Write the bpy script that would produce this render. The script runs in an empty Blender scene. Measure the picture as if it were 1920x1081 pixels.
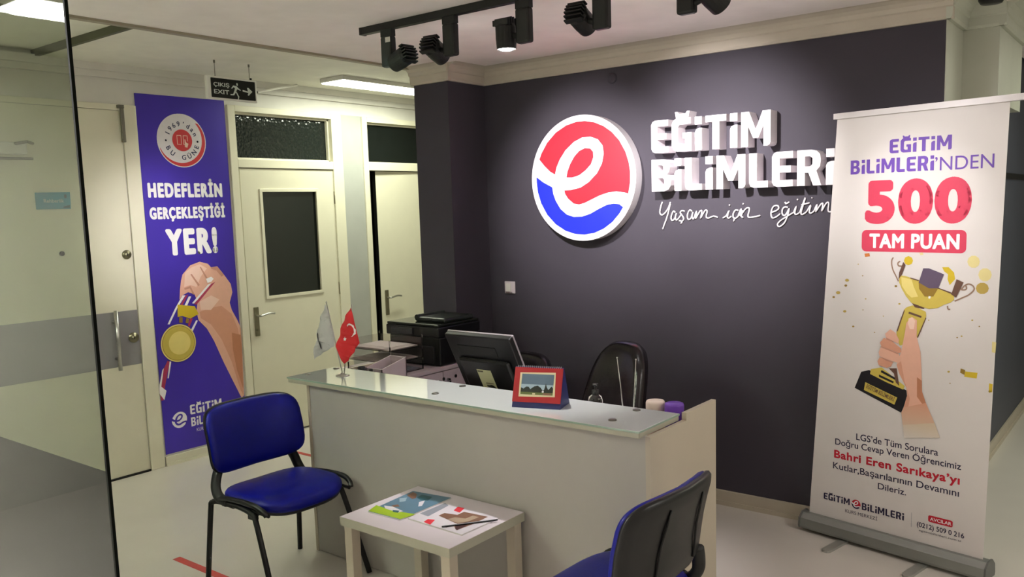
import bpy, bmesh, math, random
from mathutils import Vector, Matrix
from mathutils.geometry import tessellate_polygon
random.seed(7)
SC = bpy.context.scene
COL = SC.collection
PI = math.pi

# ---------------------------------------------------------------- camera
cam_d = bpy.data.cameras.new('camera')
cam = bpy.data.objects.new('camera', cam_d)
COL.objects.link(cam)
SC.camera = cam
cam_d.sensor_width = 36.0
cam_d.lens = 29.8174
cam_d.shift_x = -0.01405
cam_d.shift_y = 0.02158
cam_d.clip_start = 0.05
_r = Vector((0.794532, 0.606525, -0.029106)); _d = Vector((0.049851, -0.112925, -0.992352)); _f = Vector((-0.605173, 0.787004, -0.119958))
cam.matrix_world = Matrix(((_r.x, -_d.x, -_f.x, 0), (_r.y, -_d.y, -_f.y, 0), (_r.z, -_d.z, -_f.z, 1.7), (0, 0, 0, 1)))

# ---------------------------------------------------------------- world, exposure
w = bpy.data.worlds.new('world')
SC.world = w
w.use_nodes = True
w.node_tree.nodes['Background'].inputs[0].default_value = (0.9, 0.95, 1.0, 1)
w.node_tree.nodes['Background'].inputs[1].default_value = 0.02
SC.view_settings.view_transform = 'Standard'
SC.view_settings.look = 'None'
SC.view_settings.gamma = 1.0
SC.view_settings.use_curve_mapping = False
SC.view_settings.exposure = 0.55

# light strengths (watts) and colours, tuned in one place
CORRIDOR_LAMP_W = 15
FRONT_LAMP_W = 92
SIDE_CORRIDOR_W = 12
ROOM_FILL_W = 14  # unseen fill panel, added for the desk's end panel
SPOT_W = dict(poster=75, logo=122, down=75, letters=138, banner=24)
CORE_W = dict(poster=150, logo=10, down=0, letters=60, banner=34)
GREENISH = (0.96, 1.0, 0.81)
WARMWHITE = (1.0, 0.955, 0.965)

# ---------------------------------------------------------------- materials
def lin(c):
    return tuple(((v / 255) / 12.92 if v / 255 <= 0.04045 else ((v / 255 + 0.055) / 1.055) ** 2.4) for v in c) + (1,)
MATS = {}
def mat(name, col, rough=0.5, metal=0.0, coat=0.0, spec=0.5, trans=0.0, ior=1.45, var=0.04, nscale=6.0, bump=0.0, bscale=60.0, emit=0.0, alpha=1.0):
    """procedural material: base colour broken up by noise, optional fine relief"""
    if name in MATS: return MATS[name]
    m = bpy.data.materials.new(name); m.use_nodes = True
    nt = m.node_tree; b = nt.nodes['Principled BSDF']
    c = lin(col)
    tc = nt.nodes.new('ShaderNodeTexCoord')
    if var > 0:
        nz = nt.nodes.new('ShaderNodeTexNoise'); nz.inputs['Scale'].default_value = nscale; nz.inputs['Detail'].default_value = 4
        nt.links.new(tc.outputs['Object'], nz.inputs['Vector'])
        rp = nt.nodes.new('ShaderNodeValToRGB')
        rp.color_ramp.elements[0].position = 0.3; rp.color_ramp.elements[1].position = 0.7
        rp.color_ramp.elements[0].color = tuple(v * (1 - var) for v in c[:3]) + (1,)
        rp.color_ramp.elements[1].color = tuple(min(1, v * (1 + var)) for v in c[:3]) + (1,)
        nt.links.new(nz.outputs['Fac'], rp.inputs['Fac']); nt.links.new(rp.outputs['Color'], b.inputs['Base Color'])
    else: b.inputs['Base Color'].default_value = c
    b.inputs['Roughness'].default_value = rough; b.inputs['Metallic'].default_value = metal
    b.inputs['Coat Weight'].default_value = coat; b.inputs['Coat Roughness'].default_value = 0.05
    b.inputs['Specular IOR Level'].default_value = spec
    b.inputs['Transmission Weight'].default_value = trans; b.inputs['IOR'].default_value = ior
    b.inputs['Alpha'].default_value = alpha
    if emit > 0:
        b.inputs['Emission Color'].default_value = c; b.inputs['Emission Strength'].default_value = emit
    if bump > 0:
        n2 = nt.nodes.new('ShaderNodeTexNoise'); n2.inputs['Scale'].default_value = bscale; n2.inputs['Detail'].default_value = 3
        nt.links.new(tc.outputs['Object'], n2.inputs['Vector'])
        bp = nt.nodes.new('ShaderNodeBump'); bp.inputs['Strength'].default_value = bump; bp.inputs['Distance'].default_value = 0.01
        nt.links.new(n2.outputs['Fac'], bp.inputs['Height']); nt.links.new(bp.outputs['Normal'], b.inputs['Normal'])
    MATS[name] = m
    return m

white_wall = mat('white_wall_paint', (219, 216, 208), 0.45, bump=0.02, bscale=30)
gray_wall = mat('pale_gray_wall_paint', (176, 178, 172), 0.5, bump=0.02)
ceil_m = mat('ceiling_paint', (242, 234, 231), 0.7, bump=0.03, bscale=12)
dark_wall = mat('anthracite_wall_paint', (70, 66, 74), 0.6, spec=0.12, bump=0.02, bscale=40, var=0.02, nscale=3)
blue_wall = mat('slate_wall_paint', (70, 72, 84), 0.5)
pale_end = mat('pale_green_gray_paint', (190, 192, 178), 0.5)
floor_m = mat('pale_laminate_floor', (208, 202, 194), 0.32, var=0.05, nscale=1.6, coat=0.15, bump=0.01, bscale=8)
base_m = mat('baseboard_paint', (186, 176, 158), 0.4)
door_m = mat('cream_door_lacquer', (226, 222, 200), 0.28, var=0.02)
frame_m = mat('cream_frame_lacquer', (230, 226, 204), 0.25, var=0.02)
band_m = mat('gray_door_band', (140, 138, 140), 0.35, var=0.03)
chrome = mat('brushed_steel', (190, 190, 186), 0.28, metal=1.0, var=0.05, nscale=30)
brass_m = mat('satin_nickel', (140, 134, 112), 0.35, metal=0.9, var=0.05, nscale=20)
black_m = mat('black_plastic', (14, 14, 15), 0.38, var=0.1, nscale=40)
matte_black = mat('matte_black_metal', (12, 13, 13), 0.5, var=0.1, nscale=30)
greenblack = mat('dark_green_black_metal', (20, 30, 27), 0.45, var=0.1, nscale=30)
dark_glass = mat('dark_door_glass', (22, 27, 25), 0.12, var=0.15, nscale=8, spec=0.6)
white_plastic = mat('white_plastic', (225, 222, 215), 0.35, var=0.02)
white_m = mat('print_white', (246, 244, 246), 0.5, var=0.0)
desk_m = mat('white_melamine', (178, 174, 168), 0.4, var=0.025, nscale=3)
side_m = mat('cream_melamine', (190, 180, 162), 0.42, var=0.03, nscale=4)
counter_m = mat('white_counter_board', (226, 226, 224), 0.3, var=0.02)
lilac_m = mat('lilac_white_melamine', (198, 184, 190), 0.4, var=0.03)
cream_edge = mat('cream_edge_band', (178, 176, 158), 0.4)
blue_vinyl = mat('royal_blue_vinyl', (4, 11, 118), 0.42, spec=0.3, var=0.08, nscale=20, bump=0.05, bscale=200)
leather = mat('black_leather', (24, 18, 22), 0.22, var=0.1, nscale=30, bump=0.08, bscale=90)
silver_m = mat('silver_anodised', (176, 176, 170), 0.35, metal=0.6, var=0.04)
red_tape = mat('red_floor_tape', (178, 62, 56), 0.5, var=0.08, nscale=30)

def wavy_glass():
    m = bpy.data.materials.new('rippled_transom_glass'); m.use_nodes = True
    nt = m.node_tree; b = nt.nodes['Principled BSDF']
    b.inputs['Base Color'].default_value = lin((30, 36, 33)); b.inputs['Roughness'].default_value = 0.1
    tc = nt.nodes.new('ShaderNodeTexCoord'); v = nt.nodes.new('ShaderNodeTexVoronoi'); v.inputs['Scale'].default_value = 42
    bp = nt.nodes.new('ShaderNodeBump'); bp.inputs['Strength'].default_value = 0.25; bp.inputs['Distance'].default_value = 0.01
    nt.links.new(tc.outputs['Object'], v.inputs['Vector']); nt.links.new(v.outputs['Distance'], bp.inputs['Height']); nt.links.new(bp.outputs['Normal'], b.inputs['Normal'])
    return m
ripple_m = wavy_glass()

def glass_mat(name, tint, rough=0.0, ior=1.14):
    m = bpy.data.materials.new(name); m.use_nodes = True
    nt = m.node_tree; b = nt.nodes['Principled BSDF']
    b.inputs['Base Color'].default_value = lin(tint); b.inputs['Roughness'].default_value = rough
    b.inputs['Transmission Weight'].default_value = 1.0; b.inputs['IOR'].default_value = ior
    return m
pane_glass = glass_mat('green_tinted_glass', (182, 191, 174))
edge_dark = mat('dark_glass_edge', (8, 12, 7), 0.7, spec=0.1)
film_m = mat('gray_privacy_film', (20, 21, 17), 0.8, spec=0.0, var=0.08, nscale=1.2)
acrylic = glass_mat('clear_acrylic', (240, 236, 236), 0.02, 1.45)
clear_bottle = glass_mat('clear_bottle_plastic', (236, 230, 224), 0.05, 1.35)
glasstop_m = mat('white_backed_green_glass', (214, 220, 216), 0.06, coat=1.0, var=0.01, spec=0.7)
glass_edge_m = mat('green_glass_edge', (150, 172, 158), 0.15, spec=0.6)

INK = dict(
    purple=(66, 46, 170), white=(246, 244, 246), red=(206, 40, 56), blue=(38, 52, 200), black=(22, 18, 26), navy=(34, 26, 62),
    gold=(206, 184, 84), gold_light=(232, 214, 130), gold_dark=(150, 120, 46), gold_pale=(228, 214, 150), gold_soft=(186, 160, 80),
    gold_bright=(212, 184, 44), orange=(206, 122, 60), brown=(104, 74, 62), purple_gray=(96, 80, 104),
    skin=(230, 178, 156), skin_mid=(216, 156, 130), skin_dark=(192, 128, 96), skin_light=(242, 206, 190), skin_shade=(200, 144, 124),
    skin_fade=(204, 170, 140), skin_pale=(216, 196, 172), ribbon_red=(176, 56, 92), pink_red=(214, 62, 92), crimson=(196, 24, 48),
    violet=(110, 72, 176), badge_white=(226, 220, 224), badge_red=(204, 56, 62), badge_text=(40, 44, 84),
    cover_blue=(84, 116, 138), cover_green=(150, 178, 34), cover_brown=(120, 84, 66), cover_teal=(34, 82, 92), cover_white=(206, 200, 208),
    cover_pale=(150, 170, 184), cover_gray=(134, 138, 150), cover_tan=(160, 140, 120), cover_dark=(70, 40, 42), line=(150, 120, 100),
    fabric=(222, 216, 214), sky_print=(84, 104, 122), tree_print=(26, 34, 26), cream_print=(206, 196, 158), grass_print=(90, 100, 50), flag_red=(196, 30, 38),
    teal_plate=(60, 150, 176), plate_text=(196, 214, 214), sticker=(206, 204, 160), sticker_line=(96, 92, 66), cal_red=(158, 16, 26), cal_blue=(22, 30, 92), paper=(214, 212, 206))
def fade_ink(name, top, bottom, z0, z1):
    """printed colour that runs from one ink to another up the sheet"""
    m = mat('print_' + name, INK[top], 0.45, var=0.0); nt = m.node_tree
    tc = nt.nodes.new('ShaderNodeTexCoord'); sp = nt.nodes.new('ShaderNodeSeparateXYZ'); mr = nt.nodes.new('ShaderNodeMapRange'); mx = nt.nodes.new('ShaderNodeMix'); mx.data_type = 'RGBA'
    mr.inputs['From Min'].default_value = z0; mr.inputs['From Max'].default_value = z1
    mx.inputs['A'].default_value = lin(INK[bottom]); mx.inputs['B'].default_value = lin(INK[top])
    nt.links.new(tc.outputs['Object'], sp.inputs[0]); nt.links.new(sp.outputs['Z'], mr.inputs['Value']); nt.links.new(mr.outputs[0], mx.inputs['Factor']); nt.links.new(mx.outputs['Result'], nt.nodes['Principled BSDF'].inputs['Base Color'])
fade_ink('skin_fade', 'skin_mid', 'skin_pale', 0.60, 0.76)
fade_ink('skin_pale', 'skin_pale', 'fabric', 0.545, 0.66)
def ink(n): return mat('print_' + n, INK[n], 0.45, var=0.02, nscale=30)

# ---------------------------------------------------------------- object helpers
ROOT = {}
def link(o): COL.objects.link(o); return o
def setp(o, label=None, cat=None, group=None, kind=None):
    if label: o['label'] = label
    if cat: o['category'] = cat
    if group: o['group'] = group
    if kind: o['kind'] = kind
    return o
def thing(name, label, cat, loc=(0, 0, 0), rotz=0.0, group=None, world=True, kind=None):
    o = bpy.data.objects.new(name, None); o.empty_display_size = 0.05; link(o)
    o.location = loc; o.rotation_euler = (0, 0, rotz)
    setp(o, label, cat, group, kind)
    ROOT[o] = (Matrix.Translation(loc) @ Matrix.Rotation(rotz, 4, 'Z')) if world else None
    return o
def obj(name, bm, m, parent=None, smooth=False, label=None):
    """link a bmesh as one mesh object; under a 'world' root the mesh is moved into the root's own frame"""
    if parent is not None and ROOT.get(parent) is not None: bm.transform(ROOT[parent].inverted())
    bmesh.ops.recalc_face_normals(bm, faces=bm.faces)
    me = bpy.data.meshes.new(name); bm.to_mesh(me); bm.free()
    for mm in (m if isinstance(m, (list, tuple)) else [m]): me.materials.append(mm)
    if smooth:
        for p in me.polygons: p.use_smooth = True
    o = bpy.data.objects.new(name, me); link(o)
    if parent is not None: o.parent = parent; ROOT[o] = ROOT.get(parent)
    if label: o['label'] = label
    return o
def single(name, bm, m, label, cat, group=None, smooth=False, loc=None):
    if loc is not None: bm.transform(Matrix.Translation(-Vector(loc)))
    o = obj(name, bm, m, None, smooth)
    if loc is not None: o.location = loc
    return setp(o, label, cat, group)
def struct(name, bm, m, smooth=False):
    o = obj(name, bm, m, None, smooth); o['kind'] = 'structure'; return o
def dup(root, loc=None, rotz=None, label=None):
    def cp(o, par):
        c = o.copy(); link(c); c.parent = par
        for ch in list(o.children): cp(ch, c)
        return c
    c = cp(root, None)
    if loc is not None: c.location = loc
    if rotz is not None: c.rotation_euler[2] = rotz
    if label: c['label'] = label
    return c
def B(): return bmesh.new()
def box(bm, x0, x1, y0, y1, z0, z1, bev=0.0, M=None):
    r = bmesh.ops.create_cube(bm, size=1.0); vs = r['verts']
    for v in vs: v.co = Vector(((x0 + x1) / 2 + v.co.x * (x1 - x0), (y0 + y1) / 2 + v.co.y * (y1 - y0), (z0 + z1) / 2 + v.co.z * (z1 - z0)))
    if bev > 0:
        es = list({e for v in vs for e in v.link_edges})
        rr = bmesh.ops.bevel(bm, geom=es, offset=bev, segments=2, affect='EDGES', profile=0.5)
        vs = list({v for f in rr['faces'] for v in f.verts} | {v for v in vs if v.is_valid})
    if M is not None:
        for v in vs: v.co = M @ v.co
    return vs
def cyl(bm, p0, p1, r0, r1=None, seg=20, caps=True):
    p0 = Vector(p0); p1 = Vector(p1); r1 = r0 if r1 is None else r1
    d = p1 - p0
    r = bmesh.ops.create_cone(bm, cap_ends=caps, segments=seg, radius1=r0, radius2=r1, depth=d.length)
    q = d.to_track_quat('Z', 'Y').to_matrix().to_4x4()
    M = Matrix.Translation((p0 + p1) / 2) @ q
    for v in r['verts']: v.co = M @ v.co
    return r['verts']
def tube(bm, pts, r, seg=10, closed=False, flat=1.0):
    pts = [Vector(p) for p in pts]; n = len(pts); rings = []; up = None
    for i, p in enumerate(pts):
        a = pts[i - 1] if i > 0 else p; b = pts[i + 1] if i < n - 1 else p
        t = (b - a).normalized()
        if up is None: up = t.orthogonal().normalized()
        up = (up - t * up.dot(t)).normalized(); s = t.cross(up)
        rr = r[i] if isinstance(r, (list, tuple)) else r
        rings.append([bm.verts.new(p + (up * math.cos(k * 2 * PI / seg) + s * math.sin(k * 2 * PI / seg) * flat) * rr) for k in range(seg)])
    for a, b in zip(rings, rings[1:]):
        for k in range(seg): bm.faces.new((a[k], a[(k + 1) % seg], b[(k + 1) % seg], b[k]))
    bm.faces.new(rings[0][::-1]); bm.faces.new(rings[-1])
def smoothpath(pts, n=6):
    P = [Vector(p) for p in pts]; out = []
    for i in range(len(P) - 1):
        p0 = P[max(i - 1, 0)]; p1 = P[i]; p2 = P[i + 1]; p3 = P[min(i + 2, len(P) - 1)]
        for k in range(n):
            t = k / n
            out.append(0.5 * ((2 * p1) + (p2 - p0) * t + (2 * p0 - 5 * p1 + 4 * p2 - p3) * t * t + (3 * p1 - p0 - 3 * p2 + p3) * t ** 3))
    out.append(P[-1]); return out
def lathe(bm, prof, c=(0, 0, 0), seg=24):
    rings = []
    for r, z in prof:
        if r < 1e-5: rings.append([bm.verts.new((c[0], c[1], c[2] + z))])
        else: rings.append([bm.verts.new((c[0] + r * math.cos(k * 2 * PI / seg), c[1] + r * math.sin(k * 2 * PI / seg), c[2] + z)) for k in range(seg)])
    for a, b in zip(rings, rings[1:]):
        for k in range(seg):
            k2 = (k + 1) % seg
            if len(a) == 1 and len(b) == 1: continue
            if len(a) == 1: bm.faces.new((a[0], b[k], b[k2]))
            elif len(b) == 1: bm.faces.new((a[k], a[k2], b[0]))
            else: bm.faces.new((a[k], a[k2], b[k2], b[k]))
def prism(bm, pts, f0, f1):
    """solid between two copies of a 2-D outline; f0 / f1 map (a, b) to 3-D"""
    A = [bm.verts.new(f0(a, b)) for a, b in pts]; Bv = [bm.verts.new(f1(a, b)) for a, b in pts]
    n = len(pts)
    for i in range(n): bm.faces.new((A[i], A[(i + 1) % n], Bv[(i + 1) % n], Bv[i]))
    tri = tessellate_polygon([[Vector((a, b, 0)) for a, b in pts]])
    for t in tri:
        try: bm.faces.new([A[k] for k in t]); bm.faces.new([Bv[k] for k in t[::-1]])
        except ValueError: pass
def plane_frame(O, U, V):
    O = Vector(O); U = Vector(U).normalized(); V = Vector(V).normalized(); N = U.cross(V)
    return (O, U, V, N)
def P3(F, u, v, h=0.0): return F[0] + F[1] * u + F[2] * v + F[3] * h
def flat(bm, F, pts, h, mi=0, thick=0.0):
    if thick > 0:
        prism(bm, pts, lambda a, b: P3(F, a, b, h - thick), lambda a, b: P3(F, a, b, h)); return
    vs = [bm.verts.new(P3(F, a, b, h)) for a, b in pts]
    for t in tessellate_polygon([[Vector((a, b, 0)) for a, b in pts]]):
        try: f = bm.faces.new([vs[k] for k in t]); f.material_index = mi
        except ValueError: pass
def stroke(bm, F, pts, wd, h, mi=0, n=5):
    """flat ribbon of width wd along a smoothed 2-D path"""
    P = smoothpath([Vector((a, b, 0)) for a, b in pts], n); L = []; R = []
    for i, p in enumerate(P):
        t = (P[min(i + 1, len(P) - 1)] - P[max(i - 1, 0)]).normalized(); s = Vector((-t.y, t.x, 0)) * wd / 2
        L.append(bm.verts.new(P3(F, p.x + s.x, p.y + s.y, h))); R.append(bm.verts.new(P3(F, p.x - s.x, p.y - s.y, h)))
    for i in range(len(P) - 1):
        f = bm.faces.new((L[i], L[i + 1], R[i + 1], R[i])); f.material_index = mi
def ring_pts(c, r, n=40, e=1.0, a0=0.0): return [(c[0] + r * math.cos(a0 + 2 * PI * k / n), c[1] + e * r * math.sin(a0 + 2 * PI * k / n)) for k in range(n)]
def rrect(x0, y0, x1, y1, r, n=5):
    out = []
    for cx, cy, a in ((x1 - r, y1 - r, 0), (x0 + r, y1 - r, PI / 2), (x0 + r, y0 + r, PI), (x1 - r, y0 + r, 1.5 * PI)):
        out += [(cx + r * math.cos(a + PI / 2 * k / n), cy + r * math.sin(a + PI / 2 * k / n)) for k in range(n + 1)]
    return out
def art(name, items, F, h, parent, dh=0.00025, label=None):
    """flat print: a list of (ink, outline) laid on a plane"""
    keys = []; bm = B()
    for k, (n, pts) in enumerate(items):
        if n not in keys: keys.append(n)
        flat(bm, F, pts, h + dh * k / max(1, len(items)) * 4, keys.index(n))
    return obj(name, bm, [ink(n) for n in keys], parent, label=label)

# lettering from the built-in font
_GC = {}
def glyph(s, bold=0.0, shear=0.0, space=1.0):
    key = (s, bold, shear, space)
    if key in _GC: return _GC[key]
    cu = bpy.data.curves.new('lettering', 'FONT'); cu.body = s; cu.offset = bold; cu.shear = shear; cu.space_character = space; cu.resolution_u = 5
    o = bpy.data.objects.new('lettering', cu); link(o)
    dg = bpy.context.evaluated_depsgraph_get()
    me = bpy.data.meshes.new_from_object(o.evaluated_get(dg))
    vs = [(v.co.x, v.co.y) for v in me.vertices]; fs = [tuple(p.vertices) for p in me.polygons]
    bpy.data.objects.remove(o); bpy.data.curves.remove(cu); bpy.data.meshes.remove(me)
    _GC[key] = (vs, fs); return _GC[key]
def bb(vs):
    xs = [v[0] for v in vs]; ys = [v[1] for v in vs]; return min(xs), max(xs), min(ys), max(ys)
def capheight(bold):
    a = bb(glyph('H', bold)[0]); return a[3] + bold, a[2]
BRAND = {
 'E': (.60, [[(.14,0),(.60,0),(.60,.19),(.22,.19),(.22,.405),(.54,.405),(.54,.595),(.22,.595),(.22,.81),(.60,.81),(.60,1),(.14,1),(.05,.96),(0,.87),(0,.13),(.05,.04)]]),
 'L': (.56, [[(0,1),(0,.14),(.04,.04),(.14,0),(.56,0),(.56,.19),(.23,.19),(.23,1)]]),
 'T': (.68, [[(0,1),(0,.81),(.225,.81),(.225,0),(.455,0),(.455,.81),(.68,.81),(.68,1)]]),
 'M': (.90, [[(0,0),(0,1),(.24,1),(.45,.48),(.66,1),(.90,1),(.90,.10),(.87,.03),(.80,0),(.69,0),(.69,.60),(.53,.24),(.37,.24),(.21,.60),(.21,0)]]),
 'R': (.68, [[(0,0),(0,1),(.40,1),(.55,.96),(.64,.86),(.66,.69),(.64,.53),(.54,.41),(.68,0),(.45,0),(.32,.36),(.22,.36),(.22,0)], [(.22,.54),(.22,.82),(.37,.82),(.43,.76),(.43,.60),(.37,.54)]]),
 'B': (.67, [[(0,0),(0,1),(.40,1),(.54,.97),(.62,.88),(.63,.74),(.60,.60),(.52,.53),(.62,.46),(.67,.34),(.66,.18),(.58,.05),(.42,0)], [(.22,.59),(.22,.82),(.36,.82),(.41,.77),(.41,.64),(.36,.59)], [(.22,.18),(.22,.42),(.38,.42),(.44,.36),(.44,.24),(.38,.18)]]),
 'Ğ': (.68, [[(.66,1),(.58,1),(.62,1.2),(.53,1.2),(.48,1.13),(.26,1.13),(.21,1.2),(.12,1.2),(.16,1),(.07,.95),(0,.82),(0,.18),(.07,.05),(.18,0),(.68,0),(.68,.56),(.38,.56),(.38,.39),(.46,.39),(.46,.19),(.29,.19),(.22,.26),(.22,.74),(.29,.81),(.66,.81)]]),
 'İ': (.23, [[(0,0),(.23,0),(.23,.66),(.14,.66),(.04,.62),(0,.54)], [(0,.77),(.23,.77),(.23,1.0),(0,1.0)]]),
}
def brand_glyph(ch):
    w_, loops = BRAND[ch]
    if ch == 'İ': sets = [[loops[0]], [loops[1]]]
    else: sets = [loops]
    vs, fs = [], []
    for st in sets:
        o = len(vs); 
        for lp in st: vs += lp
        fs += [tuple(o + i for i in t) for t in tessellate_polygon([[Vector((a, b, 0)) for a, b in lp] for lp in st])]
    return vs, fs, w_
def text_faces(s, width, cap, bold=0.0, brand=False, shear=0.0, space=1.0):
    """list of (verts2d, faces) with the baseline at v=0, starting at u=0"""
    H, lo = capheight(bold)
    if not brand:
        vs, fs = glyph(s, bold, shear, space); b = bb(vs); sx = width / (b[1] - b[0]); sy = cap / (H - lo)
        return [([((x - b[0]) * sx, (y - lo) * sy) for x, y in vs], fs)]
    out = []; cur = 0.0; parts = []; gap = 0.12
    for ch in s:
        if ch == ' ': cur += 0.4; continue
        vs, fs, wd = brand_glyph(ch)
        parts.append((vs, fs, cur)); cur += wd + gap
    tot = cur - gap; sx = width / tot
    return [([((x + off) * sx, y * cap) for x, y in vs], fs) for vs, fs, off in parts]
def write(name, s, A, Bp, cap, F, h, inkname, parent, bold=0.0, brand=False, shear=0.0, heavy=0.0, space=1.0):
    """print text along the baseline A -> Bp of a plane; heavy = extra stroke weight in cap heights"""
    dx, dy = Bp[0] - A[0], Bp[1] - A[1]; L = math.hypot(dx, dy); c, sn = dx / L, dy / L
    bm = B(); e = heavy * cap
    for vs, fs in text_faces(s, L - 2 * e, cap - 2 * e, bold, brand, shear, space):
        vs = [(x + e, y + e) for x, y in vs]; pos = lambda x, y, g=0.0003: P3(F, A[0] + x * c - y * sn, A[1] + x * sn + y * c, h + g)
        V = [bm.verts.new(pos(x, y)) for x, y in vs]; cnt = {}
        for f in fs:
            try: bm.faces.new([V[i] for i in f])
            except ValueError: pass
            for i in range(len(f)):
                k = tuple(sorted((f[i], f[(i + 1) % len(f)]))); cnt[k] = cnt.get(k, 0) + 1
        if e > 0:
            key = lambda i: (round(vs[i][0], 5), round(vs[i][1], 5)); cc = {}
            for (i, j), n in cnt.items():
                k = tuple(sorted((key(i), key(j)))); cc[k] = cc.get(k, 0) + n
            for qi, ((p, q), n) in enumerate(cc.items()):
                if n != 1: continue
                ex, ey = q[0] - p[0], q[1] - p[1]; l = math.hypot(ex, ey)
                if l < 1e-6: continue
                ex, ey = ex / l * e, ey / l * e
                pts = [(p[0] - ey, p[1] + ex), (p[0] - ex * .92 - ey * .4, p[1] - ey * .92 + ex * .4), (p[0] - ex * .92 + ey * .4, p[1] - ey * .92 - ex * .4), (p[0] + ey, p[1] - ex), (q[0] + ey, q[1] - ex), (q[0] + ex * .92 + ey * .4, q[1] + ey * .92 - ex * .4), (q[0] + ex * .92 - ey * .4, q[1] + ey * .92 + ex * .4), (q[0] - ey, q[1] + ex)]
                bm.faces.new([bm.verts.new(pos(x, y, (qi % 12) * 2e-5)) for x, y in pts])
    return obj(name, bm, ink(inkname) if isinstance(inkname, str) else inkname, parent)

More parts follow.
